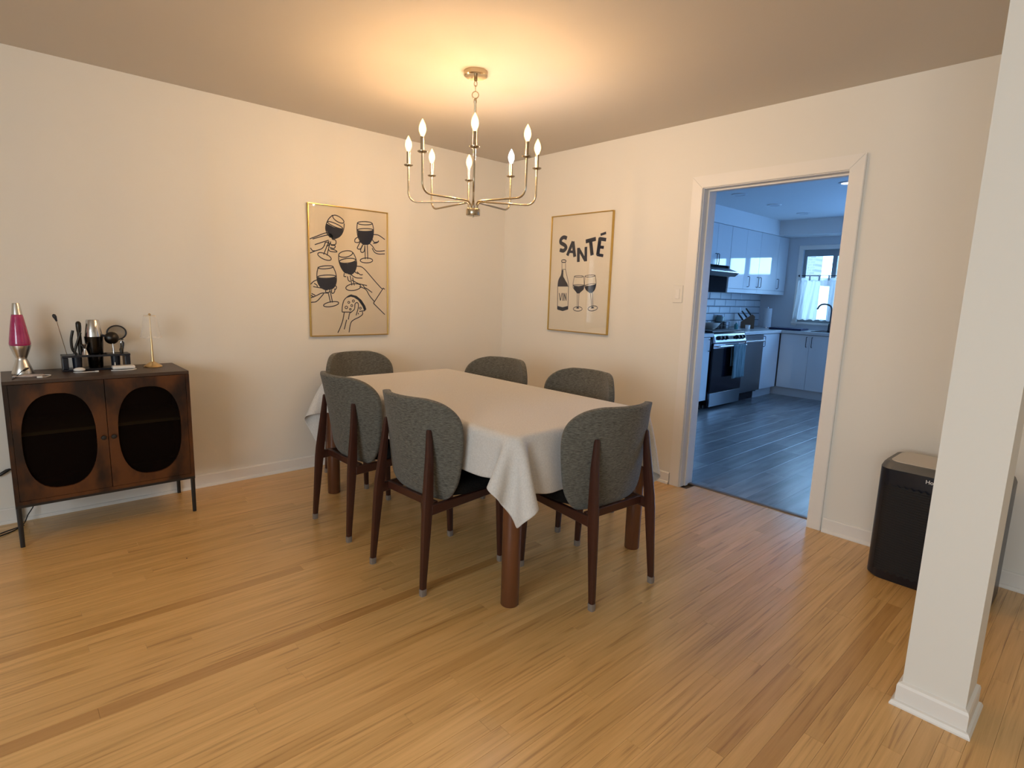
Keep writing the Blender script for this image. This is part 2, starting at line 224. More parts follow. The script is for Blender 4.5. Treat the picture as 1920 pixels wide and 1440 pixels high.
ART_SANTE=([(214.0,[(1706,7442),(1354,7535),(1067,7382),(1062,7116),(1498,6908),(1649,6691),(1399,6472),(968,6547)]),(200.7,[(2374,7157),(1823,6079)]),(214.0,[(2374,7157),(2636,5953)]),(147.1,[(2054,6375),(2570,6344)]),(200.7,[(2985,6642),(3038,5548)]),(173.9,[(3020,6567),(3759,5631)]),(187.3,[(3745,6688),(3801,5586)]),(214.0,[(3698,7098),(4706,7254)]),(227.4,[(4179,7149),(4412,6025)]),(227.4,[(5114,7320),(4964,6017)]),(187.3,[(5026,7253),(5700,7136)]),(160.5,[(4995,6641),(5520,6578)]),(160.5,[(4885,6070),(5509,5967)]),(133.8,[(5136,7532),(5662,7645)]),(46.8,[(1725,5641),(1715,5608),(1681,5579),(1626,5557),(1557,5543),(1478,5539),(1399,5546),(1327,5562),(1269,5587),(1231,5618),(1216,5651),(1227,5684),(1261,5713),(1316,5736),(1387,5750),(1465,5753),(1544,5746),(1616,5730),(1673,5705),(1711,5674),(1725,5641)]),(26.8,[(1283,5604),(1311,4989)]),(26.8,[(1665,5597),(1703,4985)]),(26.8,[(1311,4989),(1703,4985)]),(33.4,[(1310,5004),(1253,4542),(1007,4153),(932,3607),(1000,1760)]),(33.4,[(1702,5000),(1858,4540),(2060,4005),(2126,3622),(2169,1786)]),(26.8,[(931,3622),(2104,3637)]),(66.9,[(1127,3078),(1294,2472)]),(60.2,[(1418,3084),(1316,2472)]),(73.6,[(1535,3087),(1574,2465)]),(60.2,[(1723,2469),(1685,3090)]),(60.2,[(1687,3059),(1923,2507)]),(60.2,[(1925,2476),(1886,3094)]),(26.8,[(3654,4418),(3631,4399),(3565,4383),(3460,4369),(3326,4361),(3177,4358),(3027,4361),(2891,4369),(2782,4382),(2711,4399),(2686,4418),(2708,4436),(2777,4453),(2884,4467),(3020,4475),(3169,4478),(3319,4475),(3453,4466),(3560,4453),(3629,4436),(3654,4418)]),(26.8,[(2687,4403),(2594,3780),(2654,3492),(3149,3106)]),(26.8,[(3664,4403),(3765,3792),(3701,3418),(3240,3108)]),(26.8,[(3749,3740),(3723,3723),(3645,3708),(3522,3695),(3366,3686),(3192,3681),(3017,3681),(2857,3687),(2730,3697),(2647,3711),(2618,3727),(2645,3744),(2725,3760),(2851,3773),(3010,3782),(3185,3786),(3360,3786),(3516,3780),(3641,3769),(3721,3756),(3749,3740)]),(26.8,[(3088,3105),(3156,1927)]),(26.8,[(3271,3108),(3278,1932)]),(33.4,[(3685,1888),(3666,1833),(3604,1782),(3504,1739),(3376,1708),(3233,1694),(3087,1696),(2954,1715),(2847,1749),(2777,1795),(2750,1849),(2770,1904),(2834,1956),(2936,1999),(3065,2029),(3209,2044),(3354,2041),(3485,2021),(3590,1987),(3659,1941),(3685,1888)]),(26.8,[(4835,4482),(4813,4458),(4744,4434),(4632,4411),(4490,4393),(4330,4381),(4168,4376),(4020,4379),(3901,4389),(3822,4405),(3793,4427),(3815,4451),(3887,4476),(4001,4498),(4146,4516),(4306,4528),(4468,4533),(4613,4530),(4730,4519),(4806,4503),(4835,4482)]),(26.8,[(3803,4403),(3805,3793),(3970,3407),(4409,3148)]),(26.8,[(4826,4491),(4959,3951),(4879,3474),(4602,3167)]),(26.8,[(4943,3842),(4921,3818),(4848,3791),(4731,3762),(4581,3735),(4411,3711),(4239,3694),(4081,3685),(3953,3684),(3869,3693),(3836,3711),(3858,3734),(3934,3762),(4054,3791),(4207,3819),(4378,3842),(4549,3859),(4704,3868),(4829,3868),(4911,3859),(4943,3842)]),(26.8,[(4459,3134),(4665,1989)]),(26.8,[(4651,3153),(4790,1994)]),(33.4,[(5230,2054),(5224,1994),(5173,1932),(5082,1874),(4960,1825),(4818,1789),(4669,1772),(4530,1774),(4412,1795),(4329,1833),(4288,1886),(4295,1946),(4347,2009),(4440,2068),(4565,2117),(4708,2151),(4856,2168),(4994,2165),(5109,2143),(5190,2105),(5230,2054)])],[[(1303,4942),(1473,4941),(1496,4402),(1666,4233),(1732,3864),(1987,3835),(2074,3621),(932,3607),(1007,4153),(1231,4542)],[(985,2020),(1575,1933),(2152,2065),(2160,1770),(1595,1620),(1003,1721)],[(2642,3674),(3185,3636),(3762,3703),(3701,3418),(3322,3094),(3069,3089),(2720,3417)],[(3835,3644),(4421,3681),(4951,3805),(4879,3474),(4631,3167),(4380,3147),(3991,3385)],[(3120,2002),(3303,2009),(3371,1898),(3067,1885)],[(4639,2084),(4793,2090),(4924,2007),(4590,1948)]])
# ================================================================== THE ROOM
H=2.44; T=.15; KX=5.30; RX=-6.5; RY=-7.0; KY=-3.6
DY0,DY1,DZ=-2.790,-1.945,2.012          # clear doorway between the jambs
struct('wall_left', B(RX-T,KX+T,0,T,0,H+.1), M['wall'], 'long plain painted wall behind the sideboard, poster and dining table')
bm=bmesh.new(); j=.02
box(bm,0,T,DY1+j,0,0,H+.1); box(bm,0,T,RY-T,DY0-j,0,H+.1); box(bm,0,T,DY0-j,DY1+j,DZ+j,H+.1)
struct('wall_right', bm, M['wall'], 'painted wall with the open doorway to the kitchen')
bm=bmesh.new()   # wall behind the camera's left, with the living-room window opening
wy0,wy1,wz0,wz1=-5.8,-2.8,.65,2.25
box(bm,RX-T,RX,RY,wy0,0,H+.1); box(bm,RX-T,RX,wy1,0,0,H+.1); box(bm,RX-T,RX,wy0,wy1,0,wz0); box(bm,RX-T,RX,wy0,wy1,wz1,H+.1)
struct('wall_window_side', bm, M['wall'], 'living room wall with a wide window')
struct('wall_back', B(RX-T,0,RY-T,RY,0,H+.1), M['wall'], 'living room wall behind the camera')
f=struct('window_2', B(RX-.10,RX-.05,wy0,wy1,wz0,wz0+.05), M['trim'], 'wide living room window')
obj('window_frame', B(RX-.10,RX-.05,wy0,wy1,wz1-.05,wz1), M['trim'], f)
for y in (wy0,(wy0+wy1)/2-.025,wy1-.05): obj('window_frame', B(RX-.10,RX-.05,y,y+.05,wz0+.05,wz1-.05), M['trim'], f)
obj('sky_blocker', B(RX-.035,RX-.03,wy0,wy1,wz0,wz1), M['wall'], f)  # unseen board added to keep sky light out of the window opening
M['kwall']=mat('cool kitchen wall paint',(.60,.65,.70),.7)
# kitchen walls
wn0,wn1,wnz0,wnz1=-1.62,-.565,1.02,2.06
pdy0,pdy1,pz1=-3.25,-2.25,2.08
bm=bmesh.new()
box(bm,KX,KX+T,wn1,0,0,H+.1); box(bm,KX,KX+T,KY,pdy0,0,H+.1); box(bm,KX,KX+T,pdy1,wn0,0,H+.1); box(bm,KX,KX+T,pdy0,pdy1,pz1,H+.1); box(bm,KX,KX+T,wn0,wn1,0,wnz0); box(bm,KX,KX+T,wn0,wn1,wnz1,H+.1)
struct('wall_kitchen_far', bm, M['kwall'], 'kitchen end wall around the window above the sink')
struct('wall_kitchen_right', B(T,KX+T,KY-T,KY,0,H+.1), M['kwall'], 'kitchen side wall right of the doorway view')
f=struct('added_door', B(KX+.04,KX+.10,pdy0,pdy1,0,.06), M['trim'], 'unseen glazed kitchen door, added for blue light')  # unseen door frame, added with its lamp to bring blue light in
for y in (pdy0,pdy1-.06): obj('window_frame', B(KX+.04,KX+.10,y,y+.06,.06,pz1), M['trim'], f)
obj('window_frame', B(KX+.04,KX+.10,pdy0+.06,pdy1-.06,pz1-.06,pz1), M['trim'], f)
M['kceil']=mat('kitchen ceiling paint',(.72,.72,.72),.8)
struct('ceiling', B(RX-T,T*.5,RY-T,T,H,H+.1), M['ceil'], 'plain painted ceiling above the dining area')
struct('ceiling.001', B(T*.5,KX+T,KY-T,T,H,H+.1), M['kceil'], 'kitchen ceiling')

M['thr0']=mat('dark knot',(.03,.012,.006),.6)
# ---- oak strip floor: each strip its own board, those behind the camera joined
floor=struct('floor', B(RX,.145,RY,0,-.06,-.0125), M['gap'], 'oak strip floor of the dining and living area')
def board_bm(x0,x1,y0,y1,z0,z1,g,bv=.0004):
    """five-faced board with a tiny chamfer round the top"""
    bm=bmesh.new(); board_into(bm,x0+g,x1-g,y0+g,y1-g,z0,z1,bv); return bm
def board_into(bm,x0,x1,y0,y1,z0,z1,bv):
    a=[bm.verts.new(p) for p in ((x0,y0,z0),(x1,y0,z0),(x1,y1,z0),(x0,y1,z0))]
    b=[bm.verts.new(p) for p in ((x0,y0,z1-bv),(x1,y0,z1-bv),(x1,y1,z1-bv),(x0,y1,z1-bv))]
    c=[bm.verts.new(p) for p in ((x0+bv,y0+bv,z1),(x1-bv,y0+bv,z1),(x1-bv,y1-bv,z1),(x0+bv,y1-bv,z1))]
    fs=[bm.faces.new(c)]
    for i in range(4):
        k=(i+1)%4; fs.append(bm.faces.new((a[i],a[k],b[k],b[i]))); fs.append(bm.faces.new((b[i],b[k],c[k],c[i])))
    return fs
def set_tone(me,vals):
    at=me.color_attributes.new('tone','FLOAT_COLOR','CORNER')
    v=np.ones((len(me.loops),4),dtype=np.float32); v[:,0:2]=np.array(vals,dtype=np.float32)
    at.data.foreach_set('color',v.ravel())
BW=.057; rows=int(7.0/BW)
allb=[]
for r in range(rows):
    y1=-BW*r-.0005; y0=y1-BW
    xe=.0
    if y0>DY0-.005 and y1<DY1+.005: xe=.105
    x=xe
    first=True
    while x>RX:
        L=rnd.choice((.55,.8,1.0,1.25,1.5,1.9,2.3))*rnd.uniform(.85,1.15)
        if first: L*=rnd.uniform(.4,1); first=False
        xa=max(RX,x-L); t=min(1,max(0,rnd.gauss(.62,.15)))
        if rnd.random()<.06: t=rnd.uniform(.20,.38)
        allb.append([xa,x,y0,y1,t,rnd.random()]); x=xa
# the few clearly darker strips of the photograph
for b in list(allb):
    if b[2]<-1.43<b[3] and b[0]<-2.487<b[1]: allb.append([-2.487,b[1],b[2],b[3],b[4],rnd.random()]); b[1]=-2.487
for b in allb:
    ym=(b[2]+b[3])/2; xm=(b[0]+b[1])/2
    if b[2]<-1.942<b[3] and xm<-1.4: b[4]=.05
    if b[2]<-1.43<b[3] and xm<-2.49: b[4]=.14 if xm>-3.6 else .3
    if b[2]<-3.40<b[3] and b[0]<-1.6<b[1]: b[4]=.12
def seen(b):
    # in front of the camera and inside its view
    best=-1
    for fx in (0,.5,1):
        d=Vector((b[0]+(b[1]-b[0])*fx,(b[2]+b[3])/2,0))-Vector(CAM); dep=d.dot(_f)
        if dep<.3: continue
        u=d.dot(_r2)/dep*FPX; v=-d.dot(_u2)/dep*FPX
        if abs(u)<1010 and abs(v)<780: best=max(best,1/dep)
    return best*(b[1]-b[0])
allb.sort(key=lambda b:-seen(b))
G=.00022
for i,b in enumerate(allb[:300]):
    dz=rnd.uniform(-.00025,.00025)
    o=obj('floor_board', board_bm(b[0],b[1],b[2],b[3],-.012,0+dz,G), M['oak'], floor); set_tone(o.data,[b[4],b[5]])
bm=bmesh.new(); tv=[]
for b in allb[300:]:
    for fc in board_into(bm,b[0]+G,b[1]-G,b[2]+G,b[3]-G,-.012,0,.0004): tv+= [(b[4],b[5])]*len(fc.verts)
me=bpy.data.meshes.new('floor_boards'); bm.to_mesh(me); bm.free()
o=obj('floor_boards', me, M['oak'], floor); o['kind']='stuff'
set_tone(me,tv)
bm=bmesh.new(); lathe(bm,[(.0035,0),(.0032,.0012),(.0,.0015)],(-2.875,-1.027,.0003),8)
obj('knot', bm, M['thr0'], floor)
# ---- kitchen floor
kf=struct('floor.001', B(.145,KX,KY,0,-.06,-.0125), M['gap'], 'grey plank floor of the kitchen')
PW=.18; y=-.0
allk=[]
while y>KY+.01:
    x=KX
    while x>.152:
        L=rnd.uniform(.8,1.5); xa=max(.152,x-L); allk.append((xa,x,max(KY,y-PW),y)); x=xa
    y-=PW
for b in allk:
    o=obj('floor_plank', board_bm(*b,-.012,0,.0004,.0004), M['vinyl'], kf); set_tone(o.data,[rnd.random(),rnd.random()])
# ---- baseboards with shoe moulding
def base_profile(d): return [(0,0),(d+.012,0),(d+.012,.006),(d+.007,.016),(d,.019),(d,.076),(d-.004,.083),(0,.083)]
def baseboard(name,kind,a0,a1,side,plane=0,label=None):
    """side: direction the board sticks out"""
    bm=bmesh.new(); p=base_profile(.012)
    if kind=='x': prism(bm,[(plane+side*u,v) for u,v in p],0,a0,a1)
    else: prism(bm,[(plane+side*u,v) for u,v in p],1,a0,a1)
    return struct(name,bm,M['trim'],label)
baseboard('baseboard_left','x',RX,-.001,-1,0,'white baseboard along the sideboard wall')
baseboard('baseboard_right','y',DY1+.088,-.012,-1,0,'short white baseboard between the corner and the doorway')
baseboard('baseboard_right.001','y',RY,DY0-.088,-1,0,'white baseboard right of the doorway')
# ---- doorway: jamb, stops, casing
d=struct('door_1', B(-.001,T+.001,DY1,DY1+j,0,DZ+j), M['trim'], 'white cased doorway to the kitchen, without a door')
obj('jamb', B(-.001,T+.001,DY0-j,DY0,0,DZ+j), M['trim'], d)
obj('jamb', B(-.001,T+.001,DY0,DY1,DZ,DZ+j), M['trim'], d)
for a in ((.05,.085,DY1-.011,DY1,0,DZ),(.05,.085,DY0,DY0+.011,0,DZ),(.05,.085,DY0+.011,DY1-.011,DZ-.011,DZ)):
    obj('door_stop', B(*a,bev=.002,seg=1), M['trim'], d)
cw=.075; rv=.004
yo0,yo1,zo=DY0-rv-cw,DY1+rv+cw,DZ+rv+cw; yi0,yi1,zi=DY0-rv,DY1+rv,DZ+rv
def casing(poly):
    bm=bmesh.new(); prism(bm,poly,0,-.018,0)
    es=[e for e in bm.edges if all(v.co.x<-.017 for v in e.verts)]
    bmesh.ops.bevel(bm,geom=es,offset=.003,segments=2,affect='EDGES'); return bm
for sx in (0,1):
    for poly in (((yi1,0),(yo1,0),(yo1,zo),(yi1,zi)),((yo0,0),(yi0,0),(yi0,zi),(yo0,zo)),((yi0,zi),(yi1,zi),(yo1,zo),(yo0,zo))):
        o=obj('casing_board', casing(poly), M['trim'], d)
        if sx: o.scale=(-1,1,1); o.location=(T,0,0)
M['thr']=mat('dark brown threshold strip',(.10,.06,.03),.35,noise=((4,30,30),.3,(.16,.10,.05)))
bm=bmesh.new(); prism(bm,[(.106,0),(.151,0),(.148,.004),(.138,.006),(.118,.006),(.109,.004)],1,DY0,DY1)
obj('threshold', bm, M['thr'], d)
# ---- free-standing post
post=struct('trim_1', B(-1.335,-1.155,-3.744,-3.578,0,H), M['wall'], 'square white post near the camera, with its own baseboard')
def ring_base(px0,px1,py0,py1):
    prof=[(0,0),(.024,0),(.024,.006),(.019,.016),(.012,.019),(.012,.070),(.009,.079),(.0,.084)]
    bm=bmesh.new(); rings=[]
    for dd,z in prof: rings.append([bm.verts.new(p) for p in ((px0-dd,py0-dd,z),(px1+dd,py0-dd,z),(px1+dd,py1+dd,z),(px0-dd,py1+dd,z))])
    for a,b in zip(rings,rings[1:]):
        for i in range(4): bm.faces.new((a[i],a[(i+1)%4],b[(i+1)%4],b[i]))
    return bm
obj('post_baseboard', ring_base(-1.335,-1.155,-3.744,-3.578), M['trim'], post)
# ---- kitchen soffit and beam
struct('trim_2', B(T,4.9,-.36,0,2.235,H), M['kceil'], 'boxed soffit above the kitchen wall cabinets')
struct('trim_3', B(4.9,KX,KY,0,2.235,H), M['kceil'], 'dropped ceiling beam in front of the kitchen window wall')
# ---- subway tiles
tb=struct('trim_4', B(2.0,KX,-.003,0,.92,1.415), mat('dark grout',(.10,.11,.13),.8), 'tiled kitchen splashback')
M['tile']=mat('white glazed tile',(.62,.66,.70),.08)
def tile_mesh(w,h):
    bm=bmesh.new(); g=.004
    x0,x1,z0,z1=g,w-g,g,h-g; bv=.008
    a=[bm.verts.new(p) for p in ((x0,0,z0),(x1,0,z0),(x1,0,z1),(x0,0,z1))]
    b=[bm.verts.new(p) for p in ((x0,-.003,z0),(x1,-.003,z0),(x1,-.003,z1),(x0,-.003,z1))]
    c=[bm.verts.new(p) for p in ((x0+bv,-.007,z0+bv),(x1-bv,-.007,z0+bv),(x1-bv,-.007,z1-bv),(x0+bv,-.007,z1-bv))]
    bm.faces.new(c)
    for i in range(4):
        k=(i+1)%4; bm.faces.new((a[i],a[k],b[k],b[i])); bm.faces.new((b[i],b[k],c[k],c[i]))
    bmesh.ops.recalc_face_normals(bm,faces=bm.faces)
    me=bpy.data.meshes.new('tile'); bm.to_mesh(me); bm.free(); me.materials.append(M['tile']); return me
full=tile_mesh(.304,.0975)
for r in range(5):
    z=.921+.0985*r; x=2.215+(.152 if r%2 else 0)+(.0)
    while x<KX-.02:
        wd=min(.304,KX-x)
        me=full if wd>.30 else tile_mesh(wd,.0975)
        o=bpy.data.objects.new('tile',me); COL.objects.link(o); o.parent=tb; o.location=(x,-.003,z); x+=.304
# ---- kitchen window above the sink
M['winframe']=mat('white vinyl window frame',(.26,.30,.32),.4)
wi=struct('window_1', B(KX+.04,KX+.09,wn0,wn1,wnz0,wnz0+.05), M['winframe'], 'kitchen window above the sink, three panes')
obj('window_frame', B(KX+.04,KX+.09,wn0,wn1,wnz1-.09,wnz1), M['winframe'], wi)
for a,b in ((wn1-.045,wn1),(wn0,wn0+.045)): obj('window_frame', B(KX+.04,KX+.09,a,b,wnz0+.05,wnz1-.09), M['winframe'], wi)
for yy in (-.985,-1.31): obj('mullion', B(KX+.035,KX+.085,yy-.03,yy+.03,wnz0+.05,wnz1-.09), M['winframe'], wi)
for a,b in ((-.955,-.61),(-1.28,-1.015),(-1.575,-1.34)): obj('window_pane', B(KX+.058,KX+.062,a,b,wnz0+.05,wnz1-.09), M['glass'], wi)
for a in ((wn1,wn1+.06,wnz0-.05,wnz1+.06),(wn0-.06,wn0,wnz0-.05,wnz1+.06),(wn0,wn1,wnz1,wnz1+.06)):
    obj('window_casing', B(KX-.015,KX,a[0],a[1],a[2],a[3],bev=.003,seg=1), M['trim'], wi)
obj('window_sill', B(KX-.04,KX+.04,wn0-.06,wn1+.06,wnz0-.03,wnz0-.0,bev=.004,seg=1), M['trim'], wi)
# ---- what stands outside the kitchen window
def brick_mat(name,c1,c2,mortar,sc):
    m=bpy.data.materials.new(name); m.use_nodes=True; nt=m.node_tree; t=nt.nodes.new('ShaderNodeTexCoord'); mp=nt.nodes.new('ShaderNodeMapping'); mp.inputs['Rotation'].default_value=(PI/2,0,PI/2)
    bk=nt.nodes.new('ShaderNodeTexBrick'); bk.inputs['Color1'].default_value=(*c1,1); bk.inputs['Color2'].default_value=(*c2,1); bk.inputs['Mortar'].default_value=(*mortar,1); bk.inputs['Scale'].default_value=sc
    sx=nt.nodes.new('ShaderNodeSeparateXYZ'); cx=nt.nodes.new('ShaderNodeCombineXYZ')
    nt.links.new(t.outputs['Object'],sx.inputs[0]); nt.links.new(sx.outputs[1],cx.inputs[0]); nt.links.new(sx.outputs[2],cx.inputs[1]); nt.links.new(cx.outputs[0],bk.inputs['Vector'])
    nt.links.new(bk.outputs[0],nt.nodes['Principled BSDF'].inputs['Base Color']); nt.nodes['Principled BSDF'].inputs['Roughness'].default_value=.9; return m
ng=thing('brick_house','neighbouring pale brick gable seen through the left pane of the kitchen window','house',(9.2,2.4,-1))
obj('wall', B(0,.4,-1.72,4,0,6.5), brick_mat('pale brick',(.16,.15,.17),(.12,.115,.13),(.22,.22,.22),4.5), ng)
obj('coping', B(-.05,.45,-1.77,4.05,6.5,6.6), mat('coping stone',(.3,.3,.3),.8), ng)
gr=thing('garage','low pink-roofed garage beyond the kitchen window under the bright sky','garage',(12.5,-2.5,-1))
obj('wall', B(0,4,-6,3.9,0,2.75), mat('garage wall',(.10,.10,.10),.9), gr)
bm=bmesh.new(); prism(bm,[(-.3,2.75),(4.3,2.75),(4.3,2.9),(2,3.15),(-.3,2.85)],1,-6.3,4.2)
obj('roof', bm, mat('salmon roof',(.16,.11,.10),.9), gr)
obj('garage_door', B(-.04,0,.6,3,0.1,2.2), mat('garage door',(.15,.16,.17),.7), gr)
struct('ground', B(KX+T,40,-25,25,-1.1,-1), mat('yard ground',(.08,.085,.08),.9), 'yard ground outside the kitchen')
# ================================================================== DINING TABLE
TX0,TX1,TY0,TY1=-1.985,-1.015,-2.35,-.56
tbl=thing('dining_table','walnut dining table with thick round legs under the white cloth','table',((TX0+TX1)/2,(TY0+TY1)/2,0))
hx,hy=(TX1-TX0)/2,(TY1-TY0)/2
bm=bmesh.new(); rings=[]
for ins_,z in ((.014,.710),(.008,.714),(.008,.730),(.014,.737)):
    q=[]
    for cx_,cy_,a0 in ((hx-.055,hy-.055,0),(-hx+.055,hy-.055,90),(-hx+.055,-hy+.055,180),(hx-.055,-hy+.055,270)):
        for k in range(7): a=math.radians(a0+15*k); q.append(bm.verts.new((cx_+(.055-ins_)*math.cos(a),cy_+(.055-ins_)*math.sin(a),z)))
    rings.append(q)
for a,b in zip(rings,rings[1:]):
    for i in range(28): bm.faces.new((a[i],a[(i+1)%28],b[(i+1)%28],b[i]))
bm.faces.new(rings[0][::-1]); bm.faces.new(rings[-1])
obj('tabletop', bm, M['walnut_leg'], tbl, 40)
bm=bmesh.new()
for a in ((-hx+.07,hx-.07,hy-.075,hy-.055),(-hx+.07,hx-.07,-hy+.055,-hy+.075),(-hx+.055,-hx+.075,-hy+.06,hy-.06),(hx-.075,hx-.055,-hy+.06,hy-.06)): box(bm,*a,.65,.71)
obj('apron', bm, M['walnut'], tbl)
for sx in (-1,1):
    for sy in (-1,1):
        obj('leg', LT([(.036,0),(.0385,.004),(.0395,.3),(.041,.65),(.041,.71)],(sx*(hx-.05),sy*(hy-.045),0),28), M['walnut_leg'], tbl, 40)
# ------------------------------------------------------------------ tablecloth: the drape is worked out by a small mass-spring simulation
def drape(x0,x1,y0,y1,zt,al,ar,an,af,s=.027,steps=300,iters=13,seed=3):
    nx=int(round((x1-x0+al+ar)/s))+1; ny=int(round((y1-y0+an+af)/s))+1
    gx=np.linspace(x0-al,x1+ar,nx); gy=np.linspace(y0-an,y1+af,ny); sx=gx[1]-gx[0]; sy=gy[1]-gy[0]
    rng=np.random.RandomState(seed)
    P=np.zeros((nx,ny,3)); P[...,0]=gx[:,None]; P[...,1]=gy[None]; P[...,2]=zt+.004+rng.rand(nx,ny)*.002
    V=np.zeros_like(P); dt=.012; th=.004; r=.008
    inside=(gx[:,None]>x0+.03)&(gx[:,None]<x1-.03)&(gy[None]>y0+.03)&(gy[None]<y1-.03)
    def con(A,Bq,L,k):
        d=Bq-A; n=np.sqrt((d*d).sum(-1,keepdims=True))+1e-9; c=d*((n-L)/n*.5*k); A+=c; Bq-=c
    D=np.hypot(sx,sy)
    def sweep(Q):
        for o in (0,1):
            m=(nx-o)//2*2+o; con(Q[o:m:2],Q[o+1:m:2],sx,1)
            m=(ny-o)//2*2+o; con(Q[:,o:m:2],Q[:,o+1:m:2],sy,1)
        for o in (0,1):
            m=(nx-o)//2*2+o
            for q in (0,1):
                m2=(ny-q)//2*2+q
                con(Q[o:m:2,q:m2:2],Q[o+1:m:2,q+1:m2:2],D,.5); con(Q[o+1:m:2,q:m2:2],Q[o:m:2,q+1:m2:2],D,.5)
        for o in range(4):
            a=Q[o:nx-2:4]; b=Q[o+2::4][:len(a)]; con(a[:len(b)],b,2*sx,.12)
            a=Q[:,o:ny-2:4]; b=Q[:,o+2::4]; b=b[:,:a.shape[1]]; con(a[:,:b.shape[1]],b,2*sy,.12)
    def collide(Q):
        cc=np.stack([np.clip(Q[...,0],x0+r,x1-r),np.clip(Q[...,1],y0+r,y1-r),np.clip(Q[...,2],zt-.035+r,zt-r)],-1)
        d=Q-cc; n=np.sqrt((d*d).sum(-1)); R=r+th; m=(n<R)&(n>1e-7)
        Q[:]=np.where(m[...,None],cc+d*np.where(m,R/np.maximum(n,1e-9),1)[...,None],Q)
        ins=(n<=1e-7); Q[...,2]=np.where(ins,zt+th,Q[...,2])
        for lx in (x0+.05,x1-.05):
            for ly in (y0+.045,y1-.045):
                dx=Q[...,0]-lx; dy=Q[...,1]-ly; q=np.hypot(dx,dy); mm=(q<.049)&(Q[...,2]<zt-.03)
                f=np.where(mm,.049/np.maximum(q,1e-6),1); Q[...,0]=lx+dx*f; Q[...,1]=ly+dy*f
        st=(Q[...,1]>y1-.12)&(Q[...,0]>-1.79)&(Q[...,0]<-1.34)&(Q[...,2]<.474)   # seat of the chair at the far end
        Q[...,2]=np.where(st,.474,Q[...,2])
        return m|ins|st
    for it in range(steps):
        V[...,2]-=9.8*dt; V*=.985
        if it<60: V+=rng.randn(nx,ny,3)*.004
        Q=P+V*dt; Q[inside]=P[inside]
        for k in range(iters):
            sweep(Q); hit=collide(Q); Q[inside]=P[inside]
        V=(Q-P)/dt; V[hit]*=.4; P=Q
    return P,nx,ny,inside
P,nx,ny,ins=drape(TX0,TX1,TY0,TY1,.742,.20,.25,.26,.33)
# slight creases in the cloth on the table
for i in range(nx):
    for k in range(ny):
        if ins[i,k]: P[i,k,2]=.7465+.0008*math.sin(P[i,k,0]*9+P[i,k,1]*4)
cx,cy=(TX0+TX1)/2,(TY0+TY1)/2
me=bpy.data.meshes.new('tablecloth')
me.from_pydata([(float(a)-cx,float(b)-cy,float(c)-.742) for a,b,c in P.reshape(-1,3)],[],[(i*ny+k,(i+1)*ny+k,(i+1)*ny+k+1,i*ny+k+1) for i in range(nx-1) for k in range(ny-1)])
cl=obj('tablecloth', me, M['linen'], None, 180, (cx,cy,.742))
tag(cl,'off-white linen tablecloth draped over the dining table with hanging corner folds','tablecloth')
md=cl.modifiers.new('smooth','SUBSURF'); md.levels=1; md.render_levels=2
md=cl.modifiers.new('thick','SOLIDIFY'); md.thickness=.0022; md.offset=0

# ================================================================== CHAIRS
def shell_bm():
    rows=[0,.035,.09,.18,.30,.45,.60,.74,.85,.925,.97,1.0]
    zb,zt=.395,.858
    def hw(v):
        w=.230+(.274-.230)*(1-(1-min(1,v/.80))**1.8)
        w-=.010*max(0,(v-.8)/.2)
        rb,rt=.11,.135
        h=(zt-zb)
        d=v*h
        if d<rb: w-=rb*.62*(1-math.sqrt(max(0,1-((rb-d)/rb)**2)))
        d=(1-v)*h
        if d<rt: w-=rt*.95*(1-math.sqrt(max(0,1-((rt-d)/rt)**2)))
        return w
    cols=[-1,-.93,-.8,-.55,-.28,0,.28,.55,.8,.93,1]
    bm=bmesh.new(); g=[]
    for v in rows:
        z=zb+(zt-zb)*v; w=hw(v); rr=[]
        for u in cols:
            x=w*u
            curve=(.078+.070*v)*(abs(x)/.27)**2.0+.022*max(0,v-.75)/.25*(abs(x)/.26)**3
            y=-.142-.103*v**1.1+curve+ (.02*(1-v/.12)**2 if v<.12 else 0)
            rr.append(bm.verts.new((x,y,z)))
        g.append(rr)
    for a,b in zip(g,g[1:]):
        for i in range(len(cols)-1): bm.faces.new((a[i],a[i+1],b[i+1],b[i]))
    return bm
def legbox(pts):
    """pts: (x,y,z,half x,half y) sections bottom to top -> rounded bar"""
    bm=bmesh.new(); rings=[]
    for x,y,z,a,b in pts:
        ring=[]
        for k in range(12):
            t=2*PI*(k+.5)/12; c,s=math.cos(t),math.sin(t)
            q=(abs(c)**4+abs(s)**4)**-.25
            ring.append(bm.verts.new((x+a*c*q,y+b*s*q,z)))
        rings.append(ring)
    for p,q in zip(rings,rings[1:]):
        for i in range(12): bm.faces.new((p[i],p[(i+1)%12],q[(i+1)%12],q[i]))
    bm.faces.new(rings[0][::-1]); bm.faces.new(rings[-1]); return bm
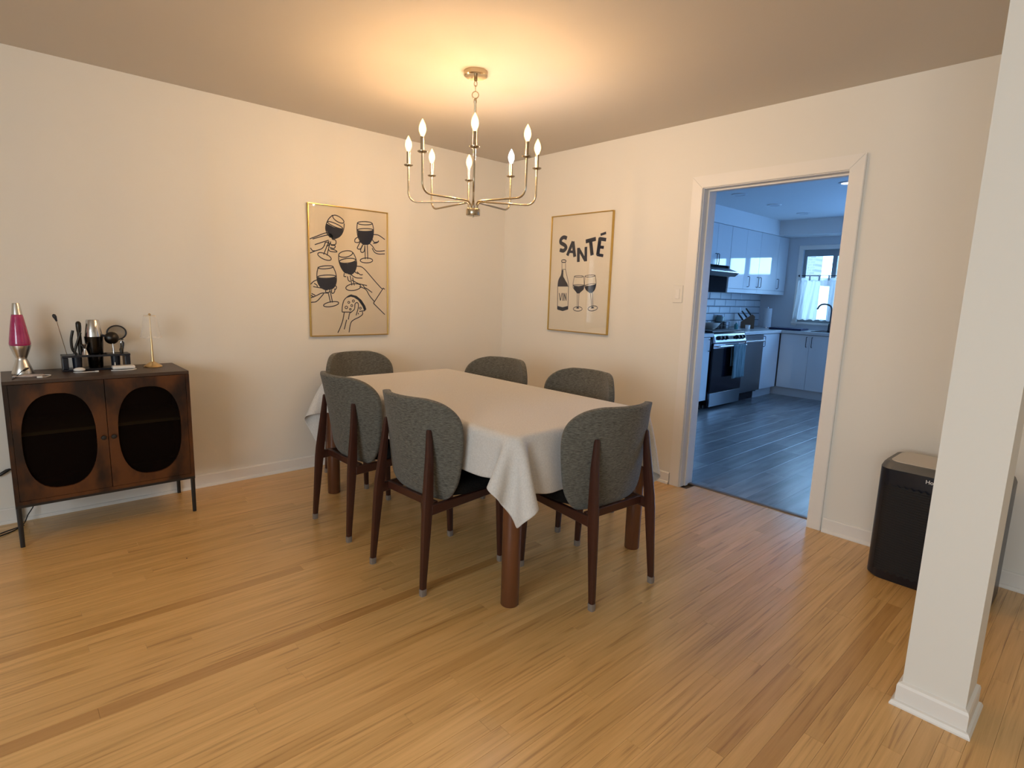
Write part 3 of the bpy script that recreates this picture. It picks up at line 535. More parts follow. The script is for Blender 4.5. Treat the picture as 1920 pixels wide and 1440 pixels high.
def make_chair():
    t=thing('dining_chair','','chair')
    o=obj('backrest', shell_bm(), M['tweed'], t, 180)
    s=o.modifiers.new('thick','SOLIDIFY'); s.thickness=.034; s.offset=0
    s=o.modifiers.new('round','SUBSURF'); s.levels=1; s.render_levels=2
    bm=bmesh.new(); pl=[]
    for k in range(28):
        a=2*PI*k/28; c,sn=math.cos(a),math.sin(a); q=(abs(c)**4+abs(sn)**4)**-.25
        y=.195*sn*q+.075; x=.218*c*q*(1-.10*(y<0)*min(1,-y/.2) )
        pl.append((x,y))
    r=[]
    for sc,z in ((.93,.405),(.985,.412),(1,.425),(1,.445),(.985,.456),(.93,.463),(.6,.466)):
        r.append([bm.verts.new((x*sc,(y-.075)*sc+.075,z)) for x,y in pl])
    for a,b in zip(r,r[1:]):
        for i in range(28): bm.faces.new((a[i],a[(i+1)%28],b[(i+1)%28],b[i]))
    bm.faces.new(r[0][::-1]); bm.faces.new(r[-1])
    obj('seat', bm, M['seatfab'], t, 60)
    for sx in (-1,1):
        lg=obj('leg', legbox([(sx*.199,-.240,.0,.0115,.0125),(sx*.197,-.237,.06,.0125,.014),(sx*.188,-.213,.36,.015,.024),(sx*.185,-.207,.42,.015,.025),(sx*.172,-.190,.60,.014,.017),(sx*.161,-.184,.715,.011,.010),(sx*.161,-.184,.722,.008,.007)]), M['walnut'], t, 50)
        obj('foot_cap', legbox([(sx*.1992,-.2403,-.001,.0130,.014),(sx*.1985,-.239,.03,.0135,.0147)]), M['cap'], lg, 50)
        lg=obj('leg', legbox([(sx*.193,.236,.0,.0115,.0125),(sx*.193,.234,.06,.0125,.014),(sx*.193,.222,.36,.015,.021),(sx*.193,.221,.408,.015,.021)]), M['walnut'], t, 50)
        obj('foot_cap', legbox([(sx*.193,.236,-.001,.0130,.014),(sx*.193,.235,.03,.0135,.0147)]), M['cap'], lg, 50)
        bm=bmesh.new(); prism(bm,[(-.195,.352),(.210,.368),(.210,.402),(-.195,.398)],0,sx*.191-.010,sx*.191+.010)
        bmesh.ops.bevel(bm,geom=list(bm.edges),offset=.003,segments=1,affect='EDGES')
        obj('side_rail', bm, M['walnut'], t)
    obj('cross_rail', B(-.18,.18,.208,.226,.368,.404,bev=.002,seg=1), M['walnut'], t)
    obj('cross_rail', B(-.18,.18,-.165,-.147,.366,.402,bev=.002,seg=1), M['walnut'], t)
    return t
chairs=[ # x, y, heading (degrees the chair faces; 0 = +x), label
 (-1.957,-1.13,1.5,'grey dining chair on the sideboard side of the table, farther from the camera'),
 (-1.957,-1.805,3.5,'grey dining chair on the sideboard side, directly left of the hanging cloth corner'),
 (-1.487,-2.333,86.5,'grey dining chair at the near end of the table, right of the hanging cloth corner'),
 (-1.00,-1.735,180,'grey dining chair across the table, nearest the kitchen doorway'),
 (-1.045,-1.04,191,'grey dining chair across the table, its back in front of the room corner'),
 (-1.575,-.41,277,'grey dining chair at the far table end under the poster of toasting hands')]
ch0=make_chair()
for i,(x,y,a,lb) in enumerate(chairs):
    t=ch0 if i==0 else copy_tree(ch0)
    t.location=(x,y,0.001); t.rotation_euler=(0,0,math.radians(a-90)); t['label']=lb; t['group']='dining chairs around the table'

# ================================================================== CHANDELIER
CX,CY=-1.5,-1.446
ch=thing('chandelier','eight-armed champagne metal chandelier with candle bulbs hanging over the table','chandelier',(CX,CY,H))
z0=-H
obj('canopy', LT([(.0,2.418+z0),(.035,2.416+z0),(.056,2.413+z0),(.062,2.418+z0),(.063,2.439+z0)],n=36), M['nickel'], ch, 40)
bm=bmesh.new(); lathe(bm,[(.004,2.392+z0),(.009,2.395+z0),(.009,2.418+z0)],n=16)
def ringm(bm,c,R,r,nrm,n=20,m=8,sq=1.):
    """torus link; nrm is the axis letter"""
    rings=[]
    for i in range(n):
        a=2*PI*i/n; rg=[]
        for k in range(m):
            b=2*PI*k/m; rad=R+r*math.cos(b); u,v,w_=rad*math.cos(a),rad*math.sin(a)*sq,r*math.sin(b)
            p={'y':(u,w_,v),'x':(w_,u,v),'z':(u,v,w_)}[nrm]; rg.append(bm.verts.new((c[0]+p[0],c[1]+p[1],c[2]+p[2])))
        rings.append(rg)
    for i in range(n):
        A,Bq=rings[i],rings[(i+1)%n]
        for k in range(m): bm.faces.new((A[k],A[(k+1)%m],Bq[(k+1)%m],Bq[k]))
obj('hook', bm, M['nickel'], ch, 40)
for c,R,r,ax,sq in (((0,0,2.380+z0),.008,.002,'y',1.5),((0,0,2.358+z0),.006,.0018,'x',2.2),((0,0,2.326+z0),.017,.0026,'y',1.0)):
    bm=bmesh.new(); ringm(bm,c,R,r,ax,sq=sq); bmesh.ops.rotate(bm,verts=bm.verts,cent=(0,0,0),matrix=Matrix.Rotation(math.radians(-42),3,'Z')); obj('chain_link', bm, M['nickel'], ch, 180)
obj('stem', LT([(.003,2.309+z0),(.008,2.305+z0),(.008,2.29+z0),(.0055,2.285+z0),(.0055,1.80+z0),(.0075,1.79+z0),(.0075,1.75+z0)],n=16), M['nickel'], ch, 40)
obj('hub', LT([(.0,1.706+z0),(.004,1.707+z0),(.004,1.714+z0),(.036,1.715+z0),(.038,1.718+z0),(.038,1.747+z0),(.036,1.750+z0),(.008,1.751+z0)],n=32), M['nickel'], ch, 40)
core_w=emit('warm filament',(1,.60,.27),BULB_W); core_c=emit('cool filament',(.80,.90,1),BULB_W*.8)
def bulb_shell(name,col,s):
    m=bpy.data.materials.new(name); m.use_nodes=True; nt=m.node_tree; nt.nodes.remove(nt.nodes['Principled BSDF'])
    e=nt.nodes.new('ShaderNodeEmission'); e.inputs[0].default_value=(*col,1); e.inputs[1].default_value=s
    t=nt.nodes.new('ShaderNodeBsdfTransparent'); a=nt.nodes.new('ShaderNodeAddShader')
    nt.links.new(e.outputs[0],a.inputs[0]); nt.links.new(t.outputs[0],a.inputs[1]); nt.links.new(a.outputs[0],nt.nodes['Material Output'].inputs[0]); return m
sh_w=bulb_shell('warm bulb glass',(1,.58,.21),2.3); sh_c=bulb_shell('cool bulb glass',(.85,.93,1),2.3)
# order: angles measured for the bulbs b1..b8 around the axis
angs=[131, -173, 89, 56, -128, 10, -83, -39]; rads=[0.36, 0.356, 0.408, 0.414, 0.393, 0.319, 0.365, 0.337]
for ai,(a,R) in enumerate(zip(angs,rads)):
    a=math.radians(a); R=R+.0; ca,sa=math.cos(a),math.sin(a)
    def pt(r,z): return (ca*r,sa*r,z+z0)
    path=[pt(.022,1.750),pt(.022,1.762),pt(.026,1.776),pt(.036,1.785),pt(.050,1.788)]
    path+=[pt(R-.055,1.782),pt(R-.040,1.783),pt(R-.026,1.788),pt(R-.014,1.797),pt(R-.005,1.811),pt(R,1.828),pt(R,1.84),pt(R,1.972)]
    rr=[.005]*11+[.0048,.0062]
    am=obj('arm', TB(path,rr,10), M['nickel'], ch, 60)
    obj('drip_dish', LT([(.006,1.966+z0),(.016,1.968+z0),(.024,1.973+z0),(.0245,1.976+z0),(.010,1.976+z0)],(ca*R,sa*R,0),20), M['nickel'], am, 40)
    obj('candle_sleeve', LT([(.010,1.976+z0),(.010,2.043+z0),(.007,2.045+z0)],(ca*R,sa*R,0),16), M['nickel'], am, 40)
    cool=(ai==5)
    cc=(ca*R,sa*R,0)
    bl=obj('bulb', LT([(.008,2.045+z0),(.0105,2.052+z0),(.0165,2.066+z0),(.0180,2.078+z0),(.0160,2.092+z0),(.0110,2.105+z0),(.0055,2.116+z0),(.001,2.124+z0)],cc,20), sh_c if cool else sh_w, am, 180)
    if cool: bl['label']='candle bulb glowing cool white'
    obj('filament', LT([(.0045,2.056+z0),(.0055,2.060+z0),(.0055,2.102+z0),(.003,2.108+z0)],cc,10), core_c if cool else core_w, am, 180)

# ================================================================== POSTERS
M['paper']=mat('cream poster paper',(.80,.72,.58),.85)
M['ink']=mat('navy ink',(.012,.016,.035),.7)
def ribbon(bm,pts,w,y):
    pts=[Vector((a,0,b)) for a,b in pts]; closed=(pts[0]-pts[-1]).length<1e-5
    L=[];Rr=[]
    n=len(pts)
    for i,p in enumerate(pts):
        if closed: a,b=pts[(i-1)%(n-1)],pts[(i+1)%(n-1)]
        else: a,b=pts[max(i-1,0)],pts[min(i+1,n-1)]
        d=(b-a)
        if d.length<1e-9: d=Vector((1,0,0))
        d.normalize(); nn=Vector((-d.z,0,d.x)); k=w/2
        if 0<i<n-1:
            d1=(p-pts[i-1]).normalized(); c=max(.5,abs(d1.dot(d))); k=k/c
        L.append(bm.verts.new((p.x+nn.x*k,y,p.z+nn.z*k))); Rr.append(bm.verts.new((p.x-nn.x*k,y,p.z-nn.z*k)))
    for i in range(n-1): bm.faces.new((L[i],L[i+1],Rr[i+1],Rr[i]))
def smoothpts(p):
    if len(p)<3 or len(p)>18: return [(a,b) for a,b in p]
    return [(q.x,q.y) for q in bez([(a,b,0) for a,b in p],4)]
def poster(name,label,loc,rz,W,Hh,art,round_all=True):
    t=thing(name,label,'poster',loc,rz)
    fw=.007
    for a in ((0,W,0,fw),(0,W,Hh-fw,Hh),(0,fw,fw,Hh-fw),(W-fw,W,fw,Hh-fw)):
        obj('frame_bar', B(a[0],a[1],-.024,-.002,a[2],a[3],bev=.0012,seg=1), M['gold'], t)
    obj('paper', B(fw,W-fw,-.012,-.004,fw,Hh-fw), M['paper'], t)
    bm=bmesh.new(); k=0
    for wdt,pts in art[0]:
        k+=1; P=[(a*1e-4,b*1e-4) for a,b in pts]
        P=[(min(max(a,fw),W-fw),min(max(b,fw),Hh-fw)) for a,b in P]
        if wdt<50 or len(P)>=8: P=smoothpts(P)
        ribbon(bm,P,wdt*(1.6 if wdt<50 else 1.2 if wdt<100 else 1.42)*1e-4,-.01215-k*2e-6)
    for pts in art[1]:
        k+=1; P=[(a*1e-4,b*1e-4) for a,b in pts]
        vs=[bm.verts.new((a,-.01215-k*2e-6,b)) for a,b in P]; f=bm.faces.new(vs); bmesh.ops.triangulate(bm,faces=[f])
    me=bpy.data.meshes.new('print'); bm.to_mesh(me); bm.free()
    obj('print', me, M['ink'], t)
    obj('glazing', B(fw,W-fw,-.0185,-.0170,fw,Hh-fw), M['glass'], t)
    return t
poster('framed_poster','gold-framed line drawing of hands toasting wine glasses and holding pizza, left of the corner',(-1.819,0,.957),0,.62,.922,ART_TOAST)
poster('framed_poster','gold-framed poster reading SANTÉ above a wine bottle and two glasses, right of the corner',(0,-.604,1.013),-PI/2,.632,.925,ART_SANTE)
# light switch
ls=thing('light_switch','cream wall switch with one rocker beside the doorway casing','switch',(0,-1.812,1.338))
obj('switch_plate', B(-.006,0,-.037,.037,-.059,.059,bev=.003), M['wall'], ls)
obj('rocker', B(-.0105,-.005,-.016,.016,-.033,.033,bev=.002,seg=1), M['trim'], ls)

# ================================================================== AIR PURIFIER
ap=thing('air_purifier','tall black air purifier with a mesh front standing half behind the white post','air purifier',(-.235,-3.440,0))
def rrect(hx,hy,r,n=8,bulge=0):
    o=[]
    for cx_,cy_,a0 in ((hx-r,hy-r,0),(-hx+r,hy-r,90),(-hx+r,-hy+r,180),(hx-r,-hy+r,270)):
        for k in range(n+1):
            a=math.radians(a0+90*k/n); o.append((cx_+r*math.cos(a),cy_+r*math.sin(a)))
    if bulge:  # long, gently bowed front
        o=[(x-bulge*max(0,1-(y/hy)**2) if x<0 else x,y) for x,y in o]
    return o
def stack(bm,secs,cap=True):
    rings=[[bm.verts.new((x,y,z)) for x,y in pl] for pl,z in secs]; n=len(rings[0])
    for a,b in zip(rings,rings[1:]):
        for i in range(n): bm.faces.new((a[i],a[(i+1)%n],b[(i+1)%n],b[i]))
    if cap: bm.faces.new(rings[0][::-1]); bm.faces.new(rings[-1])
bm=bmesh.new()
pl=lambda s,b=.02: rrect(.150*s if s<1 else .150,.238*s if s<1 else .238,.055,8,b)
stack(bm,[(pl(.95),0),(pl(1),.012),(pl(1),.545)])
obj('body', bm, M['blackpl'], ap, 40)
M['grill']=mat('black mesh',(.004,.004,.006),.6)
bm=bmesh.new()
def arc_front(y,dx): 
    x=-.150-.02*max(0,1-(y/.238)**2); 
    e=abs(y)-(.238-.055)
    if e>0: x=-.095-math.sqrt(max(0,.055**2-e*e))-.02*max(0,1-(y/.238)**2)
    return x-dx
nn=30; top=[];bot=[]
for k in range(nn+1):
    y=-.205+.41*k/nn; zz=.012*(k%2)
    bot.append(bm.verts.new((arc_front(y,.0015),y,.040+zz))); top.append(bm.verts.new((arc_front(y,.0015),y,.478-zz)))
for k in range(nn): bm.faces.new((bot[k],bot[k+1],top[k+1],top[k]))
obj('front_grill', bm, M['grill'], ap)
bm=bmesh.new()
for r_ in range(34):
    z=.058+r_*.0122
    tube(bm,[(arc_front(-.20+.4*k/16,.002),-.20+.4*k/16,z) for k in range(17)],.0016,4)
g_=obj('grill_bars', bm, M['grill'], ap); g_['kind']='stuff'
M['apgrey']=mat('grey purifier lid',(.115,.11,.10),.45)
bm=bmesh.new(); stack(bm,[(rrect(.150,.238,.055,8,.02),.546),(rrect(.142,.230,.052,8,.02),.566),(rrect(.133,.221,.050,8,.018),.578)])
obj('lid', bm, M['apgrey'], ap, 40)
M['apwhite']=mat('pale top panel',(.55,.50,.43),.4)
bm=bmesh.new(); stack(bm,[([(x*.93+.006,y*.93) for x,y in rrect(.133,.221,.050,8,.018)],.578),([(x*.92+.006,y*.92) for x,y in rrect(.133,.221,.050,8,.018)],.581)])
obj('control_panel', bm, M['apwhite'], ap, 40)
def text_bm(s,size,ext=.0004,font_off=.0):
    cu=bpy.data.curves.new('t','FONT'); cu.body=s; cu.size=size; cu.extrude=ext; cu.offset=font_off
    to=bpy.data.objects.new('t',cu); COL.objects.link(to); dg=bpy.context.evaluated_depsgraph_get(); dg.update()
    me=bpy.data.meshes.new_from_object(to.evaluated_get(dg)); bpy.data.objects.remove(to); bpy.data.curves.remove(cu); return me
me=text_bm('Honeywell',.024,.0004,.0004)
lg=obj('lettering', me, mat('white print',(.8,.8,.8),.5), ap)
lg.rotation_euler=(PI/2,0,-PI/2-.03); lg.location=(-.1718,.045,.518)
lg['label']='small white brand lettering'
# ================================================================== SIDEBOARD
SX0,SX1=-3.465,-2.687; SW=SX1-SX0; SD=.40; ST=.824
sb=thing('sideboard','dark rustic wood sideboard with two mesh oval door panels and thin black legs','sideboard',((SX0+SX1)/2,-.022-SD/2,0))
M['rustic']=mat('rustic brown wood',(.010,.0022,.0012),.38,noise=((7,7,3.6),.09,(.105,.033,.007)),bump=((60,60,8),.08,.002))
M['sidetop']=mat('dark sideboard top',(.040,.022,.014),.42,noise=((2,30,30),.3,(.065,.036,.024)))
h=SW/2; d2=SD/2
obj('top', B(-h,h,-d2,d2,ST-.018,ST,bev=.002,seg=1), M['sidetop'], sb)
for sx in (-1,1): obj('side_panel', B(*( (h-.018,h) if sx>0 else (-h,-h+.018)),-d2,d2,.213,ST-.018), M['rustic'], sb)
obj('bottom_panel', B(-h+.018,h-.018,-d2,d2,.213,.231), M['rustic'], sb)
M['inside']=mat('dark inside',(.035,.020,.012),.7)
obj('back_panel', B(-h+.018,h-.018,d2-.006,d2,.231,ST-.018), M['inside'], sb)
obj('divider', B(-.008,.008,-d2+.03,d2-.006,.231,ST-.018), M['inside'], sb)
M['shelf']=mat('shelf board',(.50,.36,.14),.6)
for sx in (-1,1): obj('shelf', B(*((.008,h-.018) if sx>0 else (-h+.018,-.008)),-d2+.032,d2-.006,.546,.562), M['shelf'], sb)
M['screen']=mat('dark perforated metal',(.006,.003,.002),.9,spec=.05,alpha=.86)
dw=(SW-.018)/2
def superell(cx_,cz_,rx,rz,n=40,p=2.5):
    o=[]
    for k in range(n):
        a=2*PI*k/n; c,s=math.cos(a),math.sin(a); o.append((cx_+rx*abs(c)**(2/p)*(1 if c>=0 else -1),cz_+rz*abs(s)**(2/p)*(1 if s>=0 else -1)))
    return o
def door_bm(x0,x1,z0,z1,cx_,cz_,rx,rz,y0,y1):
    bm=bmesh.new(); inn=superell(cx_,cz_,rx,rz); n=len(inn); out=[]
    for k,(x,z) in enumerate(inn):   # push each oval point out to the rectangle
        dx,dz=x-cx_,z-cz_; tx=((x1-cx_) if dx>0 else (x0-cx_))/dx if abs(dx)>1e-6 else 1e9; tz=((z1-cz_) if dz>0 else (z0-cz_))/dz if abs(dz)>1e-6 else 1e9
        t=min(tx,tz); out.append([cx_+dx*t,cz_+dz*t])
    for cxn,czn in ((x0,z0),(x1,z0),(x1,z1),(x0,z1)):
        k=min(range(n),key=lambda i:(out[i][0]-cxn)**2+(out[i][1]-czn)**2); out[k]=[cxn,czn]
    L=[[bm.verts.new((x,y,z)) for x,z in pl] for pl,y in ((out,y0),(inn,y0),(inn,y1),(out,y1))]
    for a in range(4):
        A,Bq=L[a],L[(a+1)%4]
        for i in range(n): bm.faces.new((A[i],A[(i+1)%n],Bq[(i+1)%n],Bq[i]))
    return bm
for sx,cxo in ((-1,-3.270),(1,-2.886)):
    x0,x1=((-h+.0195,-.0015) if sx<0 else (.0015,h-.0195)); co=cxo-(SX0+SX1)/2
    dr=obj('door', door_bm(x0,x1,.2325,ST-.0195,co,.513,.146,.240,-d2+.001,-d2+.018), M['rustic'], sb)
    bm=bmesh.new(); vs=[bm.verts.new((x,-d2+.014,z)) for x,z in superell(co,.513,.151,.243)]; bm.faces.new(vs)
    obj('mesh_panel', bm, M['screen'], dr)
    obj('knob', LT([(.004,-.020),(.004,-.008),(.011,-.012-.0),(.0125,-.018),(.010,-.024),(.0,-.026)][::1],(sx*.022,-d2-.0,.505),16,'y'), M['black'], dr, 40)
bm=bmesh.new()
for a in ((-h,h,-d2,-d2+.02),(-h,h,d2-.02,d2),(-h,-h+.02,-d2+.02,d2-.02),(h-.02,h,-d2+.02,d2-.02)): box(bm,*a,.200,.213)
obj('base_frame', bm, M['black'], sb)
for sx in (-1,1):
    for sy in (-1,1): obj('leg', legbox([(sx*(h-.011),sy*(d2-.011),0,.0095,.0095),(sx*(h-.011),sy*(d2-.011),.200,.011,.011)]), M['black'], sb, 50)

# ---- lava lamp
M['goo']=mat('pink lamp liquid',(.62,.060,.22),.08,trans=.25,coat=.6,noise=((9,9,22),.22,(.42,.02,.13)))
ll=thing('lava_lamp','silver lava lamp with pink liquid at the left end of the sideboard','lava lamp',(-3.379,-.155,ST))
obj('base', LT([(.0455,0),(.046,.004),(.036,.035),(.024,.070),(.0215,.077),(.026,.090),(.038,.125),(.0425,.142),(.0425,.145),(.0,.145)],n=32), M['silver'], ll, 40)
g=obj('globe', LT([(.0415,.145),(.0435,.150),(.0435,.156),(.040,.185),(.033,.235),(.0245,.290),(.0215,.302)],n=32), M['goo'], ll, 180)
obj('cap', LT([(.0225,.300),(.0215,.305),(.0155,.352),(.0135,.357),(.0,.357)],n=28), M['silver'], ll, 40)
# ---- bar tool rack and what stands in it
rk=thing('bar_tool_rack','black two-tier rack holding bar tools in the middle of the sideboard','rack',(-3.070,-.135,ST))
bm=bmesh.new()
for a in ((-.150,.150,-.050,.050,.0,.010),(-.150,.150,-.050,.050,.076,.084)): box(bm,*a,bev=.002,seg=1)
obj('tier', B(-.150,.150,-.050,.050,.0,.010,bev=.002,seg=1), M['blackpl'], rk); bm.free()
bm=bmesh.new()
for a in ((-.150,.150,.046,.052),(-.150,.150,-.052,-.046),(-.150,-.050,-.046,.046),(.050,.150,-.046,.046)): box(bm,*a,.074,.084)
obj('tier', bm, M['blackpl'], rk)
for x in (-.137,.137): obj('end_panel', B(x-.013,x+.013,-.045,.045,.010,.074,bev=.004), M['blackpl'], rk)
for x in (-.085,.085): obj('tool_cup', LT([(.020,.010),(.022,.074)],(x,-.01,0),18), M['blackpl'], rk, 40)
def rest(name,label,cat,loc,group='bar tools standing in the black rack'): return thing(name,label,cat,loc,0,group)
M['gun']=mat('dark gunmetal',(.045,.042,.038),.35,1)
t=rest('bar_spoon','thin long bar spoon with black tip leaning left, farthest left in the rack','bar spoon',(-3.195,-.135,ST+.085))
obj('rod', TB([(0,0,0),(-.010,0,.06),(-.030,0,.185)],.0018,6), M['nickel'], t, 60)
obj('tip', TB([(-.029,0,.178),(-.032,0,.190),(-.036,0,.203),(-.039,0,.212),(-.041,0,.216)],[.004,.006,.0095,.008,.002],10), M['blackpl'], t, 60)
t=rest('muddler','thick dark round-headed muddler between spoon and shaker','muddler',(-3.135,-.130,ST+.085))
obj('rod', LT([(.010,0),(.011,.02),(.0095,.09),(.0095,.118),(.0115,.128),(.0125,.150),(.012,.168),(.007,.176),(.0,.178)],n=16), M['gun'], t, 60)
t=rest('tongs','pair of dark tongs crossing in front of the muddler','tongs',(-3.158,-.145,ST+.085))
obj('arm', TB(bez([(.004,0,0),(-.012,0,.03),(-.014,0,.08),(-.004,0,.130)],5),.0065,8), M['gun'], t, 60)
obj('arm', TB(bez([(-.006,0,.005),(.004,0,.045),(.022,0,.10),(.028,0,.118)],5),.0060,8), M['gun'], t, 60)
t=rest('jigger','small steel jigger low in the rack beside the shaker','jigger',(-3.118,-.160,ST+.085))
obj('cup', LT([(.018,0),(.007,.030),(.007,.034),(.020,.058)],n=20,cap=False), M['chrome'], t, 40)
t=rest('cocktail_shaker','steel two-part cocktail shaker, dark tin below and bright tin upside down on top','cocktail shaker',(-3.073,-.130,ST+.085))
obj('lower_tin', LT([(.031,-.074),(.033,-.070),(.043,.090),(.0435,.095),(.041,.095)],n=32), mat('black shaker tin',(.035,.032,.03),.2,1), t, 40)
obj('upper_tin', LT([(.041,.095),(.041,.100),(.0295,.182),(.027,.186),(.0,.187)],n=32), M['chrome'], t, 40)
t=rest('fine_strainer','round black-rimmed fine strainer standing highest at the right of the rack','strainer',(-2.985,-.120,ST+.085))
bm=bmesh.new(); ringm(bm,(.018,0,.112),.044,.0042,'y',28,8,.88); obj('rim', bm, M['blackpl'], t, 180)
M['meshfine']=mat('fine wire mesh',(.28,.24,.19),.4,.6,alpha=.55)
bm=bmesh.new(); lathe(bm,[(.043,0),(.036,.012),(.02,.022),(.001,.026)],(.018,0,.112),24,'y',False); obj('bowl', bm, M['meshfine'], t, 60)
obj('handle', TB(bez([(.042,0,.075),(.045,0,.05),(.040,0,.02),(.036,0,0)],5),.0048,8), M['blackpl'], t, 60)
t=rest('hawthorne_strainer','black flat-handled strainer in front of the round one, handle pointing left','strainer',(-2.985,-.150,ST+.085))
bm=bmesh.new(); lathe(bm,[(.001,-.02),(.018,-.017),(.030,-.006),(.034,.002),(.030,.004)],(-.010,0,.085),24,'y',False); obj('bowl', bm, M['gun'], t, 60)
obj('handle', TB([(-.035,0,.096),(-.055,0,.103),(-.068,0,.106)],[.007,.005,.003],8), M['blackpl'], t, 60)
obj('neck', TB([(-.006,0,0),(-.006,0,.03),(-.008,0,.056)],[.006,.005,.004],8), M['chrome'], t, 60)
t=rest('pourer','small steel pour spout at the right end of the rack','pourer',(-2.955,-.150,ST+.085))
obj('stopper', LT([(.008,0),(.010,.022),(.006,.028),(.004,.045),(.004,.056)],n=14), M['gun'], t, 40)
obj('spout', TB(bez([(0,0,.055),(.004,0,.068),(.012,0,.070),(.014,0,.062)],4),.0035,7), M['chrome'], t, 60)
# ---- small white things in front
M['wht']=mat('glossy white plastic',(.82,.80,.76),.25)
t=thing('earbud_case','small white rounded case with a white cable left in front of the rack','case',(-3.150,-.225,ST))
bm=bmesh.new(); bmesh.ops.create_icosphere(bm,subdivisions=3,radius=1); bmesh.ops.scale(bm,vec=(.026,.019,.012),verts=bm.verts); bmesh.ops.translate(bm,vec=(-.005,0,.0135),verts=bm.verts)
obj('body', bm, M['wht'], t, 180)
obj('cable', TB(bez([(-.03,-.006,.0025),(-.02,-.026,.0025),(.01,-.028,.0025),(.04,-.024,.0025),(.062,-.026,.0025)],6),.0022,6), M['wht'], t, 60)
obj('plug', B(.058,.074,-.031,-.022,.0,.007,bev=.001,seg=1), M['wht'], t)
t=thing('charger','white flat box charger with folded cable right of the rack','charger',(-2.965,-.225,ST))
obj('body', B(-.048,.056,-.024,.036,.006,.024,bev=.006,seg=3), M['wht'], t, 50)
obj('cable', TB(bez([(-.055,-.022,.003),(-.03,-.036,.003),(.02,-.036,.003),(.045,-.030,.003),(.060,-.012,.003),(.05,.0,.003)],6),.0028,6), M['wht'], t, 60)
obj('pin', LT([(.0022,.020),(.0022,.040)],(-.030,.028,0),10), M['wht'], t, 40)
t=thing('charging_cable','coiled pale cable with a white plug lying at the foot of the lava lamp','cable',(-3.362,-.285,ST))
pts=[]
for k in range(60):
    a=k/60*2*PI*2.6; rr_=1-.1*(k/60); pts.append((.062*rr_*math.cos(a)-.0,.022*rr_*math.sin(a)+.004*math.sin(k),.0028+.0006*(k/10)))
obj('cord', TB(pts,.0024,6), mat('pale pink cable',(.55,.46,.42),.5), t, 60)
obj('lead', TB(bez([(.055,.006,.004),(.085,-.004,.003),(.066,-.060,.003),(.050,-.0665,.004)],6),.0022,6), M['wht'], t, 60)
obj('plug', B(.028,.050,-.082,-.058,.0005,.009,bev=.002,seg=1), M['wht'], t)
t=thing('lamp_cord','thin black cord with inline switch in front of the lava lamp','cord',(-3.40,-.25,ST))
obj('cord', TB(bez([(.035,.045,.030),(.012,.010,.020),(-.010,-.050,.004),(-.025,-.120,.003)],6),.0020,6), M['black'], t, 60)
obj('switch', TB([(.024,.03,.024),(.034,.044,.030),(.042,.052,.032)],[.005,.006,.004],8), M['black'], t, 60)
# ---- gold lamp with fluted glass shade
gl=thing('table_lamp','slim brass table lamp with a clear fluted glass shade, right end of the sideboard','lamp',(-2.812,-.165,ST))
obj('base', LT([(.046,0),(.047,.003),(.044,.008),(.030,.017),(.017,.026),(.009,.031)],n=32), M['brass'], gl, 40)
obj('pole', LT([(.009,.030),(.0065,.05),(.0042,.20),(.0036,.205),(.0030,.295)],n=14), M['brass'], gl, 60)
obj('finial', LT([(.003,.294),(.007,.297),(.007,.302),(.003,.305),(.0,.307)],n=14), M['brass'], gl, 60)
obj('spider', B(-.028,.028,-.0015,.0015,.290,.293), M['brass'], gl)
bm=bmesh.new(); rings=[]
for r_,z in ((.0300,.296),(.0315,.292),(.036,.255),(.042,.215),(.050,.180),(.054,.172)):
    ring=[]
    for k in range(72):
        a=2*PI*k/72; q=r_*(1+.05*math.cos(a*12)*min(1,(.30-z)/.06)); zz=z-(.006*abs(math.sin(a*6)) if z<.175 else 0)
        ring.append(bm.verts.new((q*math.cos(a),q*math.sin(a),zz)))
    rings.append(ring)
for a,b in zip(rings,rings[1:]):
    for i in range(72): bm.faces.new((a[i],a[(i+1)%72],b[(i+1)%72],b[i]))
M['fluted']=mat('fluted glass',(.92,.88,.80),.10,alpha=.26)
obj('shade', bm, M['fluted'], gl, 180)
# ---- cords below and beside the sideboard
pc=thing('power_cord','black power cord with inline switch hanging behind the left end of the sideboard','cord',(-3.44,-.004,.001))
obj('cord', TB(bez([(-.055,-.014,.285),(.0,-.010,.30),(.055,-.012,.26),(.070,-.016,.17),(.050,-.035,.09),(.020,-.06,.045),(-.01,-.10,.004),(-.10,-.20,.004),(-.35,-.30,.004)],7),.003,6), M['black'], pc, 60)
obj('cord', TB(bez([(.0,-.12,.010),(-.08,-.15,.004),(-.16,-.20,.004),(-.4,-.24,.004)],7),.003,6), M['black'], pc, 60)
obj('switch', TB([(-.085,-.014,.268),(-.070,-.014,.276),(-.045,-.014,.292),(-.03,-.013,.298)],[.006,.009,.009,.005],8), M['black'], pc, 60)
ol=thing('wall_outlet','white wall outlet plate left of the sideboard','outlet',(-3.60,0,.30))
obj('plate', B(-.035,.035,-.006,0,-.057,.057,bev=.003), M['trim'], ol)
for z in (-.024,.024): obj('socket', B(-.016,.016,-.0085,-.006,z-.014,z+.014,bev=.002,seg=1), M['wht'], ol)

